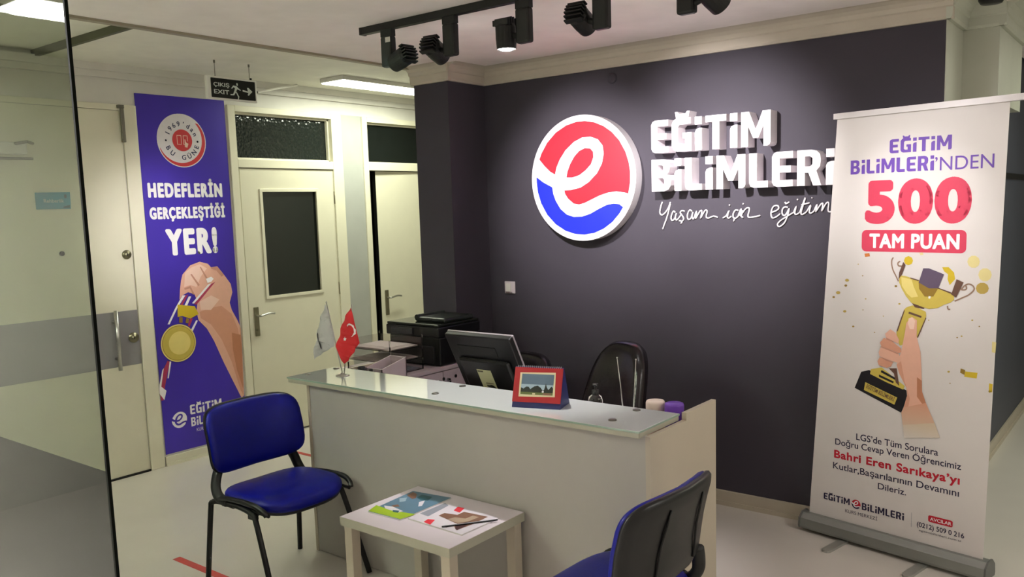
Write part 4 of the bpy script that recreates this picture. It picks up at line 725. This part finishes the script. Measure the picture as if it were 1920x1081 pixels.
bm = B(); flat(bm, F, rrect(0.254, 1.449, 0.731, 1.550, 0.022), H1); obj('printed_pill', bm, ink('pink_red'), t)
bm = B(); flat(bm, F, rrect(0.602, 0.2055, 0.712, 0.237, 0.008), H1); obj('printed_pill', bm, ink('crimson'), t)
bm = B(); flat(bm, F, [(0.5235, 0.158), (0.525, 0.158), (0.525, 0.228), (0.5235, 0.228)], H1); obj('printed_divider', bm, ink('cover_gray'), t)
eb = (0.250, 0.199); bm = B()
flat(bm, F, ring_pts(eb, 0.0235, 32), H1, 0)
for p in ER: flat(bm, F, [(eb[0] + a * .026, eb[1] + b * .026) for a, b in circ_fix(p, .9)], H1 + .0004, 1)
for p in EB: flat(bm, F, [(eb[0] + a * .026, eb[1] + b * .026) for a, b in circ_fix(p, .9)], H1 + .0004, 2)
obj('printed_emblem', bm, [ink('white'), ink('crimson'), ink('navy')], t)
for it in ART['confetti5'] + ART['confetti2']: art('printed_confetti', [it], F, H1, t)
art('printed_trophy_base', ART['trophy_base'], F, 0.0010, t); art('printed_trophy_stem', ART['trophy_stem'], F, 0.0010, t)
art('printed_trophy_bowl', ART['trophy_bowl'], F, 0.0020, t)
for _, p in ART['trophy_handles']:
    bm = B(); stroke(bm, F, p, 0.006, 0.0012); obj('printed_trophy_handle', bm, ink('line'), t)
art('printed_forearm', ART['hand_forearm'], F, 0.0026, t, label='printed wrist and thumb'); art('printed_fingers', ART['hand_fingers'], F, 0.0036, t)
write('plate_lettering', 'EĞİTİM BİLİMLERİ', (0.291, 0.792), (0.428, 0.746), 0.020, F, 0.0042, 'brown', t, 0.01)

# ================================================================ RECEPTION DESK
t = thing('reception_desk', 'white reception desk with a cream end panel in front of the dark wall', 'desk', (-2.44, 2.62, 0))
bm = B(); box(bm, -3.392, -1.490, 2.624, 2.642, 0.004, 0.868, 0.001); obj('front_panel', bm, desk_m, t)
def side_prof(x0, x1):
    bm = B(); pr = [(2.620, 0.0), (3.168, 0.0), (3.168, 0.898), (2.905, 0.898), (2.905, 0.868), (2.620, 0.868)]
    prism(bm, pr, lambda a, b: (x0, a, b), lambda a, b: (x1, a, b)); return bm
obj('side_panel', side_prof(-1.490, -1.470), side_m, t, label='cream end panel'); obj('side_panel', side_prof(-3.410, -3.392), side_m, t)
bm = B(); box(bm, -3.392, -1.490, 2.642, 3.162, 0.725, 0.745, 0.001); obj('worktop', bm, counter_m, t)
bm = B(); box(bm, -3.40, -1.500, 2.600, 2.895, 0.868, 0.884, 0.001); obj('counter_board', bm, counter_m, t)
bm = B(); box(bm, -3.520, -1.498, 2.588, 2.902, 0.885, 0.893, 0.001); obj('glass_top', bm, glasstop_m, t, label='glossy glass top with greenish edge')
bm = B(); box(bm, -3.521, -1.4975, 2.5870, 2.5882, 0.8855, 0.8925); box(bm, -1.4982, -1.4970, 2.588, 2.902, 0.8855, 0.8925); obj('glass_edge', bm, glass_edge_m, t)
bm = B(); box(bm, -3.515, -1.4995, 2.590, 2.600, 0.866, 0.8845, 0.001); box(bm, -3.515, -3.40, 2.600, 2.895, 0.868, 0.8845); box(bm, -1.4999, -1.4982, 2.592, 2.895, 0.867, 0.8848); obj('edge_band', bm, cream_edge, t)
for x in (-3.47, -2.585, -1.665):
    for y in (2.68, 2.862):
        bm = B(); lathe(bm, [(0, .006), (0.012, .0055), (0.016, .003), (0.016, 0)], (x, y, 0.893), 20); obj('glass_fixing', bm, mat('dull_steel', (104, 102, 98), 0.35, metal=1.0), t, True)

# ---------------------------------------------------------------- stacking chairs
def rr3(hx, hy, n=2.6, N=44): 
    out = []
    for k in range(N):
        a = 2 * PI * k / N; c, s = math.cos(a), math.sin(a)
        out.append((hx * math.copysign(abs(c) ** (2 / n), c), hy * math.copysign(abs(s) ** (2 / n), s)))
    return out
def cushion(bm, hx, hy, prof, n=3.2, bend=None):
    """stack of scaled superellipses; prof = [(scale, z)]"""
    rings = []
    for s, z in prof:
        ring = []
        for a, b in rr3(hx, hy, n):
            p = Vector((a * s, b * s, z))
            if bend: p = bend(p)
            ring.append(bm.verts.new(p))
        rings.append(ring)
    for inv in (0, 1):
        s0, z0 = prof[-1 if inv else 0]
        for q in (.75, .5, .28, .1):
            ring = []
            for a, b in rr3(hx, hy, n):
                p = Vector((a * s0 * q, b * s0 * q, z0)); ring.append(bm.verts.new(bend(p) if bend else p))
            rings = rings + [ring] if inv else [ring] + rings
    N = len(rings[0])
    for a, b in zip(rings, rings[1:]):
        for k in range(N): bm.faces.new((a[k], a[(k + 1) % N], b[(k + 1) % N], b[k]))
    bm.faces.new(rings[0][::-1]); bm.faces.new(rings[-1])
def stack_chair(loc, rotz, label):
    t = thing('stacking_chair', label, 'chair', loc, rotz, 'blue stacking chairs around the low table', world=False)
    # seat: front is +x, slightly dished, front edge rolled down
    def seat_bend(p):
        f = (p.x + .2) / .42
        return Vector((p.x, p.y, p.z - 0.03 * max(0, f - .72) ** 1.2 * 3 + 0.010 * (abs(p.y) / .24) ** 2 - 0.004))
    bm = B(); cushion(bm, 0.215, 0.238, [(0.90, .418), (0.975, .424), (1.0, .438), (0.995, .452), (0.96, .464), (0.85, .472), (0.6, .476), (0.3, .477)], 3.4, seat_bend)
    obj('seat', bm, blue_vinyl, t, True)
    bm = B(); cushion(bm, 0.208, 0.230, [(0.9, .404), (0.98, .408), (1.0, .420), (0.97, .430)], 3.4, seat_bend); obj('seat_shell', bm, black_m, t, True)
    # backrest: wraps forward at the sides, leans back
    def back_bend(dx):
        def f(p):
            y, zz, th = p.x, p.y, p.z    # plane of the pad: x->width, y->height, z->thickness
            x = -0.232 + th + dx + 0.72 * y * y - zz * 0.20 - 0.05 * (zz / .16) ** 2 * .3
            return Vector((x, y, 0.684 + zz))
        return f
    bm = B(); cushion(bm, 0.256, 0.154, [(0.93, -.004), (0.985, .002), (1.0, .014), (0.97, .026), (0.88, .034), (0.6, .038), (0.3, .039)], 5.0, back_bend(0)); obj('backrest', bm, blue_vinyl, t, True)
    bm = B(); cushion(bm, 0.260, 0.158, [(0.30, -.028), (0.62, -.028), (0.86, -.026), (0.96, -.018), (1.0, -.006), (0.992, .004)], 5.0, back_bend(0)); sh = obj('backrest_shell', bm, black_m, t, True, 'black plastic rear shell')
    bm = B()
    for s in (-1, 1):
        if s == 1: obj('shell_rib', bm, matte_black, sh, True); bm = B()
        tube(bm, [back_bend(-.030)(Vector((s * .12, -.12, 0))), back_bend(-.031)(Vector((s * .11, 0, 0))), back_bend(-.030)(Vector((s * .10, .11, 0)))], 0.004, 6)
    obj('shell_rib', bm, matte_black, sh, True)
    for s in (-1, 1):
        bm = B(); tube(bm, smoothpath([(-0.10, s * .232, .425), (-0.165, s * .232, .435), (-0.196, s * .228, .47), (-0.206, s * .215, .515), (-0.214, s * .19, .565)], 5), 0.023, 10, flat=0.7); obj('back_support', bm, matte_black, t, True)
        bm = B(); tube(bm, smoothpath([(-0.265, s * .262, 0.0), (-0.225, s * .245, .36), (-0.215, s * .240, .405), (-0.16, s * .236, .418), (-0.05, s * .235, .418)], 5), 0.0125, 12); obj('leg', bm, matte_black, t, True)
        bm = B(); tube(bm, smoothpath([(0.258, s * .262, 0.0), (0.125, s * .242, .36), (0.085, s * .238, .408), (-0.01, s * .235, .422), (-0.12, s * .233, .420)], 5), 0.0125, 12); obj('leg', bm, matte_black, t, True)
        bm = B(); tube(bm, smoothpath([(-0.17, s * .236, .425), (-0.08, s * .247, .450), (0.10, s * .250, .458), (0.17, s * .243, .440), (0.19, s * .235, .418)], 4), 0.012, 10); obj('side_rail', bm, matte_black, t, True)
        bm = B(); tube(bm, [(-0.10, s * .225, .428), (0.19, s * .225, .415)], 0.008, 8); box(bm, 0.065, 0.115, s * .235 - .012, s * .235 + .012, .385, .412, 0.004); obj('side_bracket', bm, black_m, t)
    bm = B(); tube(bm, [(0.10, -.235, .408), (0.10, .235, .408)], 0.010, 8); tube(bm, [(-0.14, -.235, .410), (-0.14, .235, .410)], 0.010, 8); obj('cross_tube', bm, matte_black, t, True)
    return t
ch = stack_chair((-3.235, 2.325, 0), 0.0, 'blue stacking chair with black legs at the left end of the desk, facing right')
dup(ch, (-1.435, 2.290, -0.0), PI - 0.03, 'blue stacking chair right of the low table, its black rear shell towards the viewer')

# ---------------------------------------------------------------- low table and magazines
t = thing('coffee_table', 'low white table with square legs in front of the reception desk', 'table', (-2.345, 2.385, 0))
bm = B(); box(bm, -2.645, -2.045, 2.158, 2.606, 0.442, 0.480, 0.0015); obj('tabletop', bm, mat('table_top_white', (206, 196, 204), 0.35, var=0.02), t)
bm = B(); box(bm, -2.6455, -2.0445, 2.1575, 2.1585, 0.443, 0.479); box(bm, -2.0455, -2.0445, 2.158, 2.606, 0.443, 0.479); obj('edge_band', bm, cream_edge, t)
for x in (-2.613, -2.077):
    for y in (2.19, 2.574):
        bm = B(); box(bm, x - .022, x + .022, y - .022, y + .022, 0, 0.443, 0.0015); obj('leg', bm, side_m, t)
def magazine(k, key, label, h0, cover):
    q = ART['mag_quads'][k]; c = Vector((sum(p[0] for p in q) / 4, sum(p[1] for p in q) / 4))
    t = thing('magazine', label, 'magazine', (-2.6 + c.x, 2.3 + c.y, h0), 0, 'magazines on the low table')
    F = plane_frame((-2.6, 2.3, h0), (1, 0, 0), (0, 1, 0))
    bm = B(); flat(bm, F, [(a, b) for a, b in q], 0.005, thick=0.005); obj('pages', bm, ink('paper'), t)
    art('cover', ART[key], F, 0.0055, t)
    return t
magazine(0, 'mag_blue', 'magazine with a blue cover and a lime green foot, left on the low table', 0.480, 'cover_blue')
magazine(1, 'mag_white', 'white magazine with red labels and a brown picture, right on the low table', 0.480, 'cover_white')
single('pencil', (lambda b: (tube(b, [(-.115, -.075, 0), (.02, .10, 0)], .0035, 8), b)[1])(B()), black_m, 'thin black pen lying by the right edge of the low table', 'pen').location = (-2.085, 2.36, 0.4896)

# ---------------------------------------------------------------- desk calendar
t = thing('desk_calendar', 'red and blue tent calendar with a framed landscape picture on the counter', 'calendar', (-2.05, 2.745, 0.893), 0.30, world=False)
W_, D_, H_ = 0.104, 0.062, 0.158
def cf(sg): return plane_frame((-W_, -D_, 0), (1, 0, 0), (0, D_, H_))
bm = B(); prism(bm, [(-D_, 0), (D_, 0), (D_, .003), (0.003, H_), (-0.003, H_), (-D_, .003)], lambda a, b: (-W_, a, b), lambda a, b: (W_, a, b)); obj('stand', bm, ink('cal_blue'), t)
F = plane_frame((-W_, -D_ - .0045, 0), (1, 0, 0), (0, D_, H_)); L_ = math.hypot(D_, H_)
bm = B(); flat(bm, F, [(0, .024), (2 * W_, .024), (2 * W_, L_ - .002), (0, L_ - .002)], 0.0012); obj('front_sheet', bm, ink('cal_red'), t)
def q4(a, b, c, d): return [(a, b), (c, b), (c, d), (a, d)]
art('picture', [('cream_print', [(0.026, 0.046), (0.182, 0.050), (0.177, 0.150), (0.024, 0.146)]), ('sky_print', q4(0.033, 0.056, 0.172, 0.141)), ('cover_pale', q4(0.033, 0.075, 0.172, 0.098)), ('grass_print', q4(0.033, 0.056, 0.172, 0.068)),
    ('tree_print', [(0.033, .066), (.033, .084), (.045, .079), (.055, .088), (.066, .088), (.074, .078), (.09, .09), (.105, .094), (.118, .086), (.128, .074), (.134, .078), (.139, .104), (.145, .088), (.152, .078), (.165, .093), (.172, .084), (.172, .066)]), ('cover_white', q4(.125, .066, .133, .074)), ('cover_brown', q4(.13, .056, .165, .064)), ('cream_print', q4(.085, .057, .097, .063))], F, 0.0016, t)
bm = B()
for k in range(22):
    x = -W_ + .012 + k * (2 * W_ - .024) / 21
    P = [(x, 0.006 * math.cos(a), H_ - .001 + 0.006 * math.sin(a)) for a in [2 * PI * j / 8 for j in range(9)]]; tube(bm, P, 0.0009, 5)
obj('wire_binding', bm, chrome, t)

# ---------------------------------------------------------------- flags on a stand
t = thing('table_flags', 'chrome stand with a red crescent flag and a gray flag on the counter', 'flag stand', (-3.29, 2.75, 0.893))
F = plane_frame((-3.3, 2.75, 0.893), (1, 0, 0), (0, 0, 1)); pl = ART['poles']
bm = B(); lathe(bm, [(0, .016), (0.008, .016), (0.01, .008), (0.03, .005), (0.034, .002), (0.034, 0), (0, 0)], (-3.288, 2.75, 0.893), 28); obj('base', bm, chrome, t, True)
for a, b in ((0, 1), (2, 3)):
    bm = B(); tube(bm, [P3(F, pl[a][0], 0.012, 0), P3(F, pl[b][0], pl[b][1] + .004, 0)], 0.0028, 8); lathe(bm, [(0, .014), (.003, .010), (.0045, .004), (.003, 0)], tuple(P3(F, pl[b][0], pl[b][1], 0)), 10); obj('pole', bm, chrome, t, True)
def cloth(name, pts, m, h):
    bm = B(); flat(bm, F, pts, 0.004 + h, thick=0.0012)
    bmesh.ops.triangulate(bm, faces=bm.faces)
    for _ in range(3): bmesh.ops.subdivide_edges(bm, edges=[e for e in bm.edges if e.calc_length() > 0.02], cuts=1)
    for v in bm.verts: v.co.y += 0.005 * math.sin((v.co.x + v.co.z * .4) * 90)
    return obj(name, bm, m, t, True)
gf = mat('light_gray_flag_cloth', (198, 196, 198), 0.8, bump=0.1, bscale=300); rf = mat('red_flag_cloth', INK['flag_red'], 0.75, bump=0.1, bscale=300)
f1 = cloth('flag', ART['flag_white'][0][1], gf, 0.0); f1['label'] = 'light gray flag with a dark mark'
f2 = cloth('flag', ART['flag_red'][0][1], rf, 0.006); f2['label'] = 'red flag with white crescent and star'
def wavy(name, items, h, mm, par):
    bm = B()
    for _, p in items: flat(bm, F, p, 0)
    for _ in range(2): bmesh.ops.subdivide_edges(bm, edges=[e for e in bm.edges if e.calc_length() > 0.02], cuts=1)
    for v in bm.verts: v.co.y = 2.75 - 0.004 - h - 0.0006 + 0.005 * math.sin((v.co.x + v.co.z * .4) * 90)
    obj(name, bm, mm, par)
wavy('printed_mark', ART['flag_mark'], 0.0, ink('black'), f1); wavy('crescent_and_star', ART['flag_crescent'], 0.006, white_m, f2)

# ---------------------------------------------------------------- monitor
t = thing('monitor', 'black monitor seen from behind with a cream label, tilted back behind the counter', 'monitor', (-2.735, 3.26, 0.745))
tl = math.atan2(0.16, 0.31)
Mm = Matrix.Translation((-2.735, 3.235, 0.925)) @ Matrix.Rotation(tl, 4, 'X')
bm = B(); box(bm, -0.212, 0.212, -0.018, 0.018, -0.165, 0.178, 0.006, Mm); obj('housing', bm, mat('monitor_plastic', (17, 17, 19), 0.42, var=0.08, nscale=40), t)
bm = B(); box(bm, -0.214, 0.214, 0.010, 0.022, -0.168, 0.1805, 0.004, Mm); obj('bezel', bm, mat('monitor_bezel', (168, 160, 166), 0.3, metal=0.3), t, label='light gray bezel rim')
bm = B(); box(bm, -0.165, 0.165, -0.040, -0.014, -0.150, 0.045, 0.012, Mm); obj('rear_hump', bm, black_m, t)
bm = B(); box(bm, -0.150, 0.10, -0.021, -0.017, 0.062, 0.118, 0.002, Mm); obj('vent_recess', bm, matte_black, t)
bm = B(); box(bm, -0.060, 0.032, -0.0415, -0.0400, -0.128, -0.012, 0, Mm); s_ = obj('sticker', bm, ink('sticker'), t, label='cream type label')
bm = B(); box(bm, -0.056, -0.02, -0.0425, -0.0415, -0.026, -0.018, 0, Mm); box(bm, -0.03, 0.02, -0.0425, -0.0415, -0.098, -0.094, 0, Mm); box(bm, -0.03, 0.006, -0.0425, -0.0415, -0.116, -0.108, 0, Mm); obj('sticker_lines', bm, ink('sticker_line'), s_)
bm = B(); tube(bm, [(-2.735, 3.08, 0.752), (-2.735, 3.19, 0.765), (-2.735, 3.275, 0.795)], 0.026, 14); obj('stand_neck', bm, black_m, t, True)
bm = B(); cushion(bm, 0.13, 0.09, [(1.0, 0), (1.0, .008), (.9, .014), (.3, .018)], 3); bm.transform(Matrix.Translation((-2.735, 3.06, 0.745))); obj('stand_base', bm, black_m, t, True)

# ---------------------------------------------------------------- office chairs
def office_chair(loc, rotz, label, bh=0.735, ph=0.265):
    t = thing('office_chair', label, 'office chair', loc, rotz, 'black leather office chairs behind the desk', world=False)
    def back(dx):
        def f(p):
            y, zz, th = p.x, p.y, p.z; y *= 1.0 - 0.24 * (zz + .1) / .33
            return Vector((-0.25 + th + dx + 1.1 * y * y - zz * 0.22, y, bh + zz))
        return f
    bm = B(); cushion(bm, 0.235, ph, [(0.3, -.045), (0.7, -.045), (0.93, -.036), (1.0, -.010), (1.0, .012), (0.95, .034), (0.8, .048), (0.4, .054)], 3.4, back(0)); bk = obj('backrest', bm, leather, t, True)
    bm = B(); cushion(bm, 0.25, 0.25, [(0.9, .42), (1.0, .44), (1.02, .475), (0.96, .505), (0.7, .52), (0.3, .522)], 3.2); obj('seat', bm, leather, t, True)
    for s in (-1, 1):
        bm = B(); tube(bm, smoothpath([(0.10, s * .24, .44), (0.10, s * .285, .46), (0.13, s * .29, .60), (0.06, s * .29, .655), (-0.14, s * .275, .65), (-0.24, s * .23, .62)], 5), 0.018, 10, flat=.7); obj('armrest', bm, black_m, t, True)
    bm = B(); cyl(bm, (0, 0, .10), (0, 0, .43), 0.028, seg=18); cyl(bm, (0, 0, .40), (0, 0, .43), 0.09, seg=20); obj('gas_stem', bm, chrome, t)
    for k in range(5):
        a = 2 * PI * k / 5 + .3; c, s = math.cos(a), math.sin(a)
        bm = B(); tube(bm, [(0.02 * c, 0.02 * s, .115), (0.28 * c, 0.28 * s, .070)], [0.024, 0.014], 10); lg = obj('base_arm', bm, black_m, t, True)
        bm = B(); cyl(bm, (0.28 * c - .02 * s, 0.28 * s + .02 * c, .028), (0.28 * c + .02 * s, 0.28 * s - .02 * c, .028), 0.028, seg=18); cyl(bm, (0.28 * c, 0.28 * s, .03), (0.28 * c, 0.28 * s, .07), 0.008, seg=10); obj('caster', bm, black_m, lg)
    return t
office_chair((-2.33, 3.47, 0), -PI / 2 - 0.35, 'black leather office chair behind the counter, right of the red calendar')
office_chair((-3.02, 3.62, 0), -PI / 2 - 0.2, 'black leather office chair half hidden behind the monitor', 0.66, 0.20)

# ---------------------------------------------------------------- things on the worktop
WT = 0.745
t = thing('pump_bottle', 'small clear pump bottle with a dark cap behind the counter, left of the metal rods', 'bottle', (-2.005, 3.09, WT))
bm = B(); lathe(bm, [(0, 0), (0.030, .001), (0.033, .006), (0.033, .105), (0.030, .120), (0.018, .128), (0.014, .132), (0, .132)], (-2.005, 3.09, WT), 28); obj('body', bm, clear_bottle, t, True)
bm = B(); box(bm, -2.028, -1.996, 3.056, 3.0575, WT + .03, WT + .10, 0); obj('paper_label', bm, ink('cover_tan'), t)
bm = B(); lathe(bm, [(0.015, .128), (0.016, .150), (0.006, .153), (0.006, .170), (0.013, .172), (0.013, .178), (0, .179)], (-2.005, 3.09, WT), 20); tube(bm, [(-2.005, 3.09, WT + .174), (-1.985, 3.07, WT + .173)], .004, 8); obj('pump', bm, black_m, t, True)
t = thing('rod_antenna', 'pair of thin metal antenna rods behind the counter, before the office chair', 'antenna', (-1.845, 3.10, WT))
bm = B(); cushion(bm, 0.045, 0.03, [(1, 0), (1, .02), (.85, .032), (.3, .036)], 3); bm.transform(Matrix.Translation((-1.845, 3.10, WT))); obj('base', bm, black_m, t, True)
for x0, x1 in ((-1.866, -1.897), (-1.822, -1.804)):
    bm = B(); tube(bm, [(x0, 3.10, WT + .03), ((x0 + x1) / 2, 3.10, 0.92), (x1, 3.10, 1.045)], [.0032, .0024, .0015], 8); lathe(bm, [(0, -.004), (.0035, -.002), (.0035, .002), (0, .004)], (x1, 3.10, 1.047), 10); obj('rod', bm, chrome, t, True)
def jar(x, y, m1, m2, label):
    t = thing('lidded_jar', label, 'jar', (x, y, WT), 0, world=False)
    bm = B(); lathe(bm, [(0, 0), (0.036, .001), (0.038, .006), (0.038, .095), (0.034, .110), (0, .110)], (0, 0, 0), 28); obj('body', bm, m1, t, True)
    bm = B(); lathe(bm, [(0.038, .106), (0.0395, .110), (0.0395, .148), (0.036, .156), (0.028, .158), (0, .157)], (0, 0, 0), 32); obj('lid', bm, m2, t, True)
jar(-1.668, 3.02, mat('peach_plastic', (206, 176, 156), 0.35), mat('peach_lid', (222, 204, 192), 0.3), 'jar with a pale peach lid behind the right end of the counter')
jar(-1.582, 3.02, mat('violet_plastic', (96, 56, 160), 0.35), mat('violet_lid', (112, 66, 180), 0.25), 'jar with a violet lid beside the pale peach one')

# cabinet, printer, trays
t = thing('storage_cabinet', 'lilac white cabinet with keys in its doors, below the black printer', 'cabinet', (-3.67, 3.56, 0))
bm = B(); box(bm, -3.95, -3.42, 3.19, 3.975, 0.05, 0.762, 0.002); obj('body', bm, lilac_m, t)
bm = B(); box(bm, -3.955, -3.402, 3.185, 3.978, 0.762, 0.782, 0.002); obj('top', bm, lilac_m, t)
for y0, y1, ky in ((3.195, 3.60, 3.56), (3.606, 3.972, 3.64)):
    bm = B(); box(bm, -3.42, -3.404, y0, y1, 0.06, 0.756, 0.001); dr = obj('door', bm, lilac_m, t)
    for dz in (0.705,):
        bm = B(); cyl(bm, (-3.404, ky, dz), (-3.396, ky, dz), 0.009, seg=14); k_ = obj('lock', bm, chrome, dr)
        bm = B(); box(bm, -3.396, -3.380, ky - .001, ky + .001, dz - .006, dz + .006)
        box(bm, -3.384, -3.382, ky - .008, ky + .008, dz - .045, dz - .008, .0008); box(bm, -3.383, -3.380, ky - .004, ky + .004, dz - .085, dz - .045, .0008); obj('key', bm, matte_black, dr)
    bm = B(); cyl(bm, (-3.404, ky + (.045 if ky < 3.6 else .07), 0.712), (-3.400, ky + (.045 if ky < 3.6 else .07), 0.712), 0.010, seg=14); obj('knob', bm, matte_black, dr)
t = thing('printer', 'black multifunction printer standing on the lilac cabinet beside the column', 'printer', (-3.62, 3.77, 0.782))
bm = B(); box(bm, -3.84, -3.42, 3.60, 3.96, 0.786, 0.955, 0.008); obj('body', bm, black_m, t)
bm = B(); box(bm, -3.855, -3.415, 3.585, 3.965, 0.955, 1.018, 0.008); obj('scanner_unit', bm, black_m, t)
bm = B(); box(bm, -3.850, -3.42, 3.59, 3.96, 1.018, 1.034, 0.006); obj('scanner_lid', bm, mat('glossy_lid_black', (30, 34, 28), 0.18, var=0.05), t)
bm = B(); box(bm, -3.68, -3.43, 3.66, 3.93, 1.034, 1.062, 0.012); cyl(bm, (-3.66, 3.66, 1.058), (-3.66, 3.90, 1.058), 0.018, seg=14); obj('document_feeder', bm, mat('feeder_plastic', (32, 38, 34), 0.4), t)
bm = B(); box(bm, -3.80, -3.46, 3.585, 3.602, 0.80, 0.90, 0.003); obj('paper_drawer', bm, mat('drawer_plastic', (30, 29, 31), 0.45), t)
bm = B(); box(bm, -3.80, -3.62, 3.575, 3.586, 0.965, 1.005, 0.003); obj('control_panel', bm, mat('panel_plastic', (44, 42, 48), 0.3), t)
t = thing('letter_tray_stack', 'stack of clear acrylic letter trays on the cabinet in front of the printer', 'letter tray', (-3.76, 3.37, 0.782))
for k in range(3):
    z = 0.784 + k * 0.068; x0, x1, y0, y1 = -3.835, -3.47, 3.25, 3.51
    bm = B(); box(bm, x0, x1, y0, y1, z, z + .003); box(bm, x0, x1, y0, y0 + .003, z, z + .028); box(bm, x0, x1, y1 - .003, y1, z, z + .05); box(bm, x0, x0 + .003, y0, y1, z, z + .05)
    for xx, yy in ((x0, y0), (x1 - .006, y0), (x0, y1 - .006), (x1 - .006, y1 - .006)): box(bm, xx, xx + .006, yy, yy + .006, z, z + .066)
    tr = obj('tray', bm, acrylic, t)
    bm = B()
    for j in range(3): box(bm, x0 + .02 + j * .006, x1 - .03 - j * .02, y0 + .012, y1 - .012 - j * .004, z + .004 + j * .0024, z + .006 + j * .0024)
    obj('paper_sheets', bm, mat('gray_paper', (176, 160, 160), 0.6, var=0.05) if k else ink('cover_gray'), tr)
t = thing('paper_box', 'pale lilac open box of papers on the desk beside the flags', 'box', (-3.32, 3.08, WT))
bm = B(); box(bm, -3.385, -3.262, 2.99, 3.17, WT, WT + .005)
pr = [(2.99, WT), (3.17, WT), (3.17, .925), (2.99, .885)]
for x0, x1 in ((-3.385, -3.380), (-3.267, -3.262)): prism(bm, pr, lambda a, b: (x0, a, b), lambda a, b: (x1, a, b))
box(bm, -3.385, -3.262, 3.165, 3.17, WT, .925); box(bm, -3.385, -3.262, 2.99, 2.995, WT, .885); obj('carton', bm, lilac_m, t)
bm = B(); box(bm, -3.37, -3.275, 3.0, 3.16, WT + .005, .86, .002); obj('papers', bm, ink('paper'), t)

def cup(x, y, r, hh, label):
    t = thing('pen_cup', label, 'cup', (x, y, WT), 0, world=False)
    bm = B(); lathe(bm, [(0, 0), (r, .001), (r * 1.05, hh), (r * .9, hh), (r * .85, .01), (0, .008)], (0, 0, 0), 20); obj('body', bm, black_m, t, True)
cup(-3.368, 2.945, .019, .155, 'small black cup on the desk just behind the flag stand')
cup(-3.318, 2.965, .010, .142, 'very small black cup on the desk beside the lilac box')

for _im in list(bpy.data.images): pass
bpy.context.view_layer.update()
